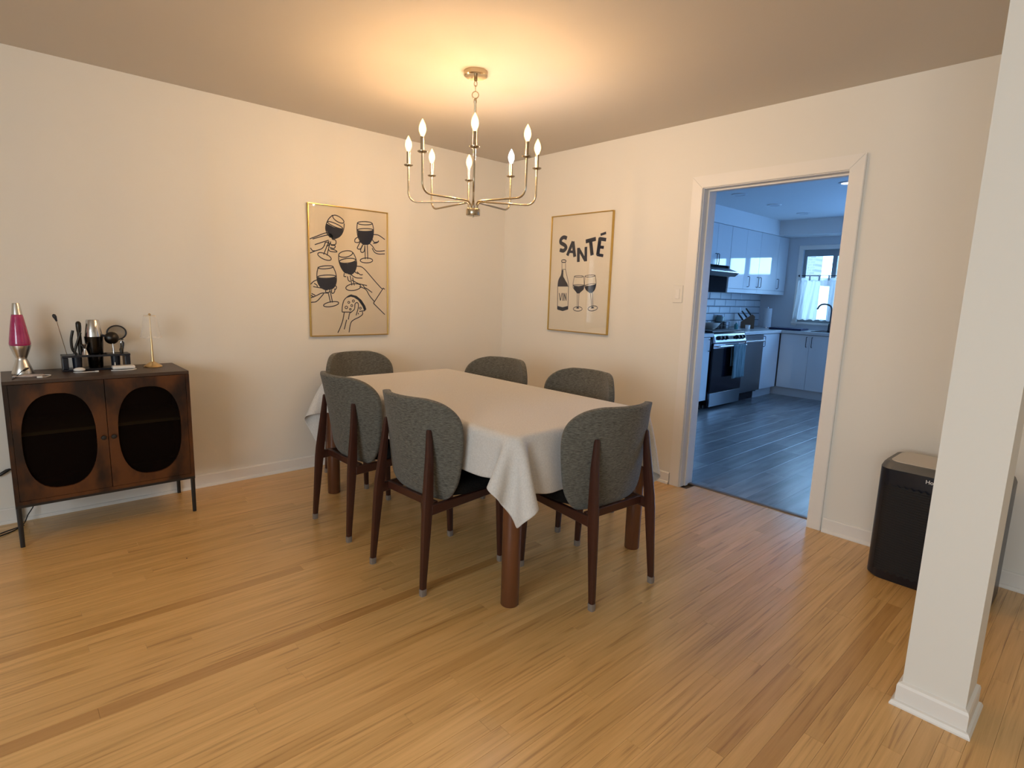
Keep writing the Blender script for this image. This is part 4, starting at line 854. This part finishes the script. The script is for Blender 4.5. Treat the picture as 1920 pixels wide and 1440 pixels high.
# ================================================================== KITCHEN
M['cab']=mat('glossy white cabinet',(.66,.68,.70),.045,coat=.4)
M['cabin']=mat('cabinet carcass',(.22,.23,.24),.5)
M['kick']=mat('pale toe kick',(.50,.51,.52),.45)
M['kblack']=mat('black appliance',(.006,.006,.011),.12,spec=.3)
M['steel']=mat('brushed stainless steel',(.20,.215,.24),.30,1)
M['steel2']=mat('bright stainless steel',(.62,.65,.70),.22,1)
M['handle']=mat('dark bar handle',(.06,.06,.07),.35,.8)
M['counter']=mat('pale stone worktop',(.50,.50,.50),.22,noise=((6,6,6),.2,(.58,.58,.58)))
def pull(bm,x,y,z,L,axis='z',off=.028,r=.0045,face='y'):
    """bow handle on a front that faces -y (or -x)"""
    a,b=-L/2,L/2; out=-off
    pts=[(0,0,a),(0,out*.8,a),(0,out,a+.008),(0,out,b-.008),(0,out*.8,b),(0,0,b)]
    if face=='x': pts=[(p[1],p[0],p[2]) for p in pts]
    tube(bm,[(x+p[0],y+p[1],z+p[2]) for p in pts],r,8)
def wall_cab(x0,x1,z0,z1,seams,handles,label,shade_left=False):
    t=thing('wall_cabinet',label,'cabinet',(x0,0,z0)); W_=x1-x0; Hh=z1-z0
    obj('carcass', B(.001,W_-.001,-.330,-.012,.001,Hh-.001), M['cabin'], t)
    xs=[0]+[s-x0 for s in seams]+[W_]
    for k,(a,b) in enumerate(zip(xs,xs[1:])):
        dz=.055 if shade_left else 0
        dr=obj('door', B(a+.0015,b-.0015,-.352,-.332,dz+.0015,Hh-.002,bev=.0012,seg=1), M['cab'], t)
        for hx_,hz in [hh for hh in handles if a<=hh[0]-x0<b]:
            bm=bmesh.new(); pull(bm,hx_-x0,-.352,hz-z0,.135); obj('handle', bm, M['handle'], dr, 60)
    if shade_left:
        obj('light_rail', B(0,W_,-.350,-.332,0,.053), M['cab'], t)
        obj('side_panel', B(-.002,.001,-.33,-.012,.0,Hh), mat('side panel with painted shade',(.035,.04,.055),.5), t)  # white cabinet side coloured dark: shade by the hood put into the colour
    return t
wall_cab(2.05,2.80,1.40,2.233,[2.42],[(2.40,1.50)],'white glossy wall cabinet left of the range hood, mostly behind the door frame')
wall_cab(2.82,3.535,1.735,2.233,[3.18],[(3.155,1.80),(3.205,1.80)],'short white glossy wall cabinet directly above the range hood')
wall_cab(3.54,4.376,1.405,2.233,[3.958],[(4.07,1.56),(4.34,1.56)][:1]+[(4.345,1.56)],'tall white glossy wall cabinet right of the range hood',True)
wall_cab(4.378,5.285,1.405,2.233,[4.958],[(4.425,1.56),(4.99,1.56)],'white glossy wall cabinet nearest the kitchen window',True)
hd=thing('range_hood','slim stainless range hood under the short cabinet above the stove','range hood',(2.82,0,1.60))
bm=bmesh.new(); prism(bm,[(-.012,.0),(-.44,.0),(-.50,.050),(-.30,.125),(-.012,.125)],0,0,.713)
obj('body', bm, M['steel'], hd)
obj('front_lip', B(.001,.712,-.503,-.495,.044,.056), M['steel2'], hd)
obj('filter', B(.06,.65,-.40,-.06,-.006,-.0), M['kblack'], hd)
def base_cab(name,label,x0,x1,doors,handles,kick=True):
    t=thing('base_cabinet',label,'cabinet',(x0,0,0)); W_=x1-x0
    obj('carcass', B(.001,W_-.001,-.600,-.012,.115,.874), M['cabin'], t)
    for a,b in doors:
        dr=obj('door', B(a-x0+.0015,b-x0-.0015,-.622,-.602,.118,.868,bev=.0012,seg=1), M['cab'], t)
        for hx_ in handles:
            if a<=hx_<b: bm=bmesh.new(); pull(bm,hx_-x0,-.622,.775,.135); obj('handle', bm, M['handle'], dr, 60)
    obj('toe_kick', B(0,W_,-.560,-.545,0,.114), M['kick'] if kick else M['kblack'], t)
    return t
base_cab('a','white base cabinet left of the stove, mostly behind the door frame',2.0,2.715,[(2.0,2.36),(2.36,2.715)],[2.32,2.68],False)
base_cab('b','narrow white base cabinet between dishwasher and corner',4.10,4.66,[(4.10,4.64)],[4.13])
t=thing('base_cabinet','white sink base cabinet under the kitchen window with two tall handles','cabinet',(4.66,-.63,0))
obj('carcass', B(.022,.62,-1.52,-.002,.115,.874), M['cabin'], t)
for a,b,hy_ in ((0.,-.385,-.350),(-.385,-.81,-.420),(-.81,-1.3,-1.26),(-1.3,-1.52,-1.34)):
    dr=obj('door', B(.0,.020,b+.0015,a-.0015,.118,.868,bev=.0012,seg=1), M['cab'], t)
    bm=bmesh.new(); pull(bm,.0,hy_,.775,.135,face='x'); obj('handle', bm, M['handle'], dr, 60)
obj('toe_kick', B(.040,.055,-1.52,.085,0,.114), M['kick'], t)
wt=thing('worktop','pale stone L-shaped kitchen worktop','worktop',(0,0,.876))
obj('slab', B(3.528,4.632,-.645,-.012,0,.040,bev=.002,seg=1), M['counter'], wt)
obj('slab', B(4.632,KX-.002,-2.16,-.012,0,.040,bev=.002,seg=1), M['counter'], wt)
obj('slab', B(2.0,2.742,-.645,-.012,0,.040,bev=.002,seg=1), M['counter'], wt)
# stove
sv=thing('stove','black slide-in stove with stainless knob panel and drawer','stove',(2.750,0,0)); SWd=.772
obj('body', B(0,SWd,-.615,-.02,.045,.905), M['kblack'], sv)
obj('cooktop', B(-.002,SWd+.002,-.640,-.02,.905,.922,bev=.003,seg=1), M['kblack'], sv)
bm=bmesh.new(); prism(bm,[(-.616,.800),(-.670,.800),(-.672,.812),(-.640,.904),(-.616,.904)],0,.0,SWd)
obj('control_panel', bm, M['steel2'], sv)
for kx in (.085,.175,.265,.535,.625,.70):
    kb=obj('knob', LT([(.027,0),(.027,.012),(.022,.016),(.020,.036),(.0,.037)],(0,0,0),20), M['kblack'], sv, 40)
    kb.location=(kx,-.656,.858); kb.rotation_euler=(math.radians(71),0,0)
bm=bmesh.new(); box(bm,-.09,.09,-.022,.022,0,.0015); o=obj('display', bm, M['kblack'], sv); o.location=(.40,-.6568,.858); o.rotation_euler=(math.radians(71),0,0)
dr=obj('oven_door', B(.003,SWd-.003,-.650,-.616,.205,.790,bev=.003,seg=1), M['kblack'], sv)
obj('door_trim', B(.003,SWd-.003,-.653,-.649,.735,.790), M['steel2'], dr)
bm=bmesh.new(); tube(bm,[(.05,-.700,.760),(SWd-.05,-.700,.760)],.013,12); 
for x in (.07,SWd-.07): tube(bm,[(x,-.65,.760),(x,-.700,.760)],.009,8)
obj('handle', bm, M['steel2'], dr, 50)
obj('drawer', B(.003,SWd-.003,-.650,-.616,.030,.195,bev=.003,seg=1), M['steel'], sv)
for x in (.03,SWd-.03): obj('foot', LT([(.015,0),(.015,.045)],(x,-.55,0),10), M['black'], sv)
# dish towel over the handle
tw=thing('dish_towel','teal-grey striped dish towel hanging over the oven handle','towel',(3.285,-.700,.760))
def towel_bm():
    bm=bmesh.new(); g=[]
    for i in range(17):
        u=-.155+.31*i/16; col=[]
        for s_ in range(30):
            if s_<20: L=.40*(1-s_/19); y=-.0155-.008*math.sin(u*42)*(1-s_/19)-.004*(1-s_/19); z=-L
            elif s_<24: a=PI*(s_-19)/5; y=-.0155*math.cos(a); z=.0155*math.sin(a)
            else: L=.25*(s_-24)/5; y=.0155; z=-L
            col.append(bm.verts.new((u*(1-.04*math.sin(s_*.2)),y,z)))
        g.append(col)
    for a,b in zip(g,g[1:]):
        for k in range(29): bm.faces.new((a[k],a[k+1],b[k+1],b[k]))
    return bm
o=obj('cloth', towel_bm(), mat('teal grey towel',(.030,.065,.080),.95,noise=((50,4,3),.12,(.13,.20,.23))), tw, 180)
s=o.modifiers.new('t','SOLIDIFY'); s.thickness=.003; s.offset=1
# dishwasher
dwm=thing('dishwasher','dark stainless dishwasher with a bright bar handle right of the stove','dishwasher',(3.530,0,0)); DW=.565
obj('body', B(.002,DW-.002,-.600,-.02,.10,.870), M['kblack'], dwm)
obj('front_panel', B(.002,DW-.002,-.645,-.601,.125,.785,bev=.003,seg=1), M['steel'], dwm)
obj('control_strip', B(.002,DW-.002,-.640,-.601,.800,.868,bev=.003,seg=1), M['steel'], dwm)
bm=bmesh.new(); box(bm,.008,DW-.008,-.672,-.652,.776,.800,bev=.004); box(bm,.03,.05,-.652,-.645,.777,.785); box(bm,DW-.05,DW-.03,-.652,-.645,.777,.785)
obj('handle', bm, M['steel2'], dwm)
obj('kick_plate', B(.002,DW-.002,-.560,-.545,0,.105), M['kblack'], dwm)
# things on the stove and worktop
bw=thing('mixing_bowl','wide cream bowl standing at the back of the stove','bowl',(3.33,-.25,.9225))
obj('bowl', LT([(.060,0),(.065,.003),(.100,.030),(.135,.075),(.140,.090),(.136,.090),(.130,.075),(.095,.034),(.0,.012)],n=32), mat('cream enamel',(.62,.60,.55),.3), bw, 50)
tr=thing('cutting_board','dark wooden board lying across the front of the stove top','board',(3.31,-.49,.9225))
obj('board', B(-.50,.20,-.10,.10,0,.016,bev=.004,seg=2), mat('dark board',(.045,.035,.035),.4,noise=((3,40,40),.3,(.08,.06,.055))), tr)
rk2=thing('spice_rack','small black wire rack of jars beside the stove under the tall cabinet','rack',(3.74,-.19,.9165))
bm=bmesh.new()
for z in (.004,.05,.10):
    for a,b in (((-.13,-.06),(.13,-.06)),((.13,-.06),(.13,.06)),((.13,.06),(-.13,.06)),((-.13,.06),(-.13,-.06))): tube(bm,[(*a,z),(*b,z)],.003,6)
for x in (-.13,-.045,.045,.13):
    for y in (-.06,.06): tube(bm,[(x,y,0),(x,y,.10)],.003,6)
obj('wire_frame', bm, M['black'], rk2, 60)
jc=mat('dark spice',(.05,.035,.03),.4)
for k,x in enumerate((-.087,0,.087)):
    jr=thing('spice_jar','dark spice jar in the wire rack, %s'%('nearest the stove','in the middle','nearest the knives')[k],'jar',(3.74+x,-.19,.9165),0,'spice jars in the wire rack')
    obj('glass', LT([(.033,.003),(.035,.006),(.035,.072),(.026,.080)],n=18), jc, jr, 40); obj('lid', LT([(.029,.080),(.029,.098),(.0,.098)],n=18), M['kblack'], jr, 40)
cn=thing('canister','tall grey-green glass canister behind the spice rack','canister',(3.95,-.075,.9165))
obj('body', LT([(.055,0),(.058,.005),(.058,.15),(.050,.165)],n=24), mat('green grey glass',(.14,.20,.20),.15), cn, 40); obj('lid', LT([(.052,.165),(.052,.182),(.0,.184)],n=24), M['steel'], cn, 40)
bt=thing('soap_bottle','small teal plastic bottle in front of the canister','bottle',(4.02,-.28,.9165))
obj('body', LT([(.025,0),(.027,.004),(.026,.06),(.010,.078),(.010,.088)],n=18), mat('teal plastic',(.06,.22,.24),.25), bt, 40); obj('cap', LT([(.012,.088),(.012,.105),(.0,.105)],n=14), M['wht'], bt, 40)
cp=thing('cup','small white cup beside the knife block','cup',(4.28,-.32,.9165))
obj('cup', LT([(.024,0),(.030,.004),(.034,.055),(.031,.055),(.026,.008),(.0,.007)],n=20), M['wht'], cp, 40)
kb=thing('knife_block','wooden knife block full of black-handled knives in the worktop corner','knife block',(4.50,-.22,.9165),math.radians(-65))
bm=bmesh.new(); prism(bm,[(-.10,0),(.08,0),(.08,.17),(.045,.20),(-.10,.09)],1,-.055,.055)
obj('block', bm, mat('beech block',(.13,.075,.042),.5,noise=((4,4,30),.3,(.09,.05,.03))), kb)
for r_ in range(3):
    for c_ in range(2):
        a0=Vector((-.075+.05*r_,-.028+.056*c_,.115+.036*r_)); dd=Vector((-.62,0,.78))
        obj('knife_handle', TB([a0,a0+dd*.05,a0+dd*(.10+.02*((r_+c_)%2))],[.010,.011,.009],8), M['kblack'], kb, 50)
pt=thing('paper_towel_roll','white paper towel roll standing by the worktop corner','paper towel',(5.06,-.24,.9165))
obj('roll', LT([(.058,.008),(.058,.285),(.020,.285)],n=28), mat('paper towel',(.66,.68,.70),.95), pt, 40); obj('base', LT([(.075,0),(.075,.008)],n=28), M['steel2'], pt, 40); obj('rod', LT([(.006,.285),(.006,.305),(.0,.306)],n=10), M['steel2'], pt)
mt=thing('drying_mat','dark navy drying mat on the worktop left of the sink','mat',(4.88,-.62,.9165),math.radians(4))
obj('mat', B(-.17,.17,-.23,.20,0,.026,bev=.008,seg=2), fabric('navy mat',(.012,.014,.045),(.03,.035,.09),(120,120,120)), mt)
sk=thing('sink','black sink set in the worktop below the window','sink',(4.96,-1.30,.9165))
bm=bmesh.new()
for a in ((-.20,.20,.30,.32),(-.20,.20,-.32,-.30),(-.20,-.18,-.30,.30),(.18,.20,-.30,.30)): box(bm,*a,0,.005)
obj('rim', bm, M['kblack'], sk); obj('basin', B(-.18,.18,-.30,.30,-.0,.001), M['kblack'], sk)
fc=thing('faucet','dark gooseneck kitchen faucet with side lever at the sink','faucet',(5.215,-1.06,.9165))
obj('base', LT([(.028,0),(.028,.01),(.022,.014),(.021,.10),(.016,.105)],n=20), M['handle'], fc, 40)
obj('neck', TB(bez([(0,0,.10),(-.0,.0,.20),(-.002,.0,.30),(-.008,.020,.352),(-.018,.065,.372),(-.028,.115,.372),(-.040,.150,.350),(-.05,.172,.300)],6),.0115,12), M['handle'], fc, 60)
obj('lever', TB([(0,-.015,.06),(0,-.055,.062),(-.002,-.065,.085),(-.004,-.072,.12)],[.012,.009,.007,.006],10), M['handle'], fc, 60)
# curtain and rod
rd=thing('curtain_rod','thin dark rod across the kitchen window','curtain rod',(KX-.05,0,1.690))
obj('rod', TB([(0,-1.66,0),(0,-.545,0)],.006,10), M['black'], rd, 60)
for y in (-.565,-1.64): obj('bracket', B(-.008,.035,y-.008,y+.008,-.02,.012), M['black'], rd)
def sheer():
    m=bpy.data.materials.new('sheer voile'); m.use_nodes=True; nt=m.node_tree; nt.nodes.remove(nt.nodes['Principled BSDF'])
    t=nt.nodes.new('ShaderNodeBsdfTransparent'); a=nt.nodes.new('ShaderNodeBsdfTranslucent'); d_=nt.nodes.new('ShaderNodeBsdfDiffuse'); 
    for q in (a,d_): q.inputs[0].default_value=(.88,.90,.92,1)
    m1=nt.nodes.new('ShaderNodeMixShader'); m1.inputs[0].default_value=.35; m2=nt.nodes.new('ShaderNodeMixShader'); m2.inputs[0].default_value=.72
    nt.links.new(a.outputs[0],m1.inputs[1]); nt.links.new(d_.outputs[0],m1.inputs[2]); nt.links.new(t.outputs[0],m2.inputs[1]); nt.links.new(m1.outputs[0],m2.inputs[2]); nt.links.new(m2.outputs[0],nt.nodes['Material Output'].inputs[0]); return m
ct=thing('curtain','sheer white cafe curtain gathered on tabs below the rod','curtain',(KX-.05,0,1.06))
bm=bmesh.new(); g=[]
for i in range(181):
    y=-1.64+1.09*i/180; col=[]
    for k in range(13):
        t_=k/12; amp=.012+.012*(1-t_); x=amp*math.sin(i*.42+1.2*math.sin(i*.11))+.006*math.sin(i*.9+k*.3)
        yy=y+.02*(1-t_)*math.sin(i*.05)+ .02*(1-t_)
        col.append(bm.verts.new((x-.006,yy,.565*t_+.008*math.sin(i*.42)*(1-t_))))
    g.append(col)
for a,b in zip(g,g[1:]):
    for k in range(12): bm.faces.new((a[k],b[k],b[k+1],a[k+1]))
M['sheer']=sheer()
obj('panel', bm, M['sheer'], ct, 180)
bm=bmesh.new()
box(bm,-.006,-.004,-1.64,-.55,.555,.600)
obj('hem_band', bm, M['sheer'], ct)
for k in range(9):
    y=-1.60+k*.127; obj('tab', B(-.010,-.0075,y-.012,y+.012,.56,.640), M['trim'], ct)
# recessed ceiling lights
M['lens']=mat('frosted lens',(.6,.62,.65),.4)
on=emit('lit lens',(.9,.95,1),5)
for k,(x,y,lb) in enumerate(((2.60,-.87,'unlit recessed kitchen ceiling light nearest the doorway'),(3.48,-.87,'unlit recessed kitchen ceiling light in the middle'),(4.33,-.88,'unlit recessed kitchen ceiling light nearest the beam'),(2.61,-1.93,'lit recessed kitchen ceiling light at the top right of the doorway'))):
    t=thing('recessed_light',lb,'ceiling light',(x,y,H),0,'recessed kitchen ceiling lights')
    obj('trim_ring', LT([(.058,-.006),(.060,-.009),(.078,-.006),(.080,-.0005),(.058,-.0005)],n=32,cap=False), M['kceil'], t, 50)
    obj('lens', LT([(.0,-.007),(.058,-.006),(.058,-.001)],n=32), on if k==3 else M['lens'], t)
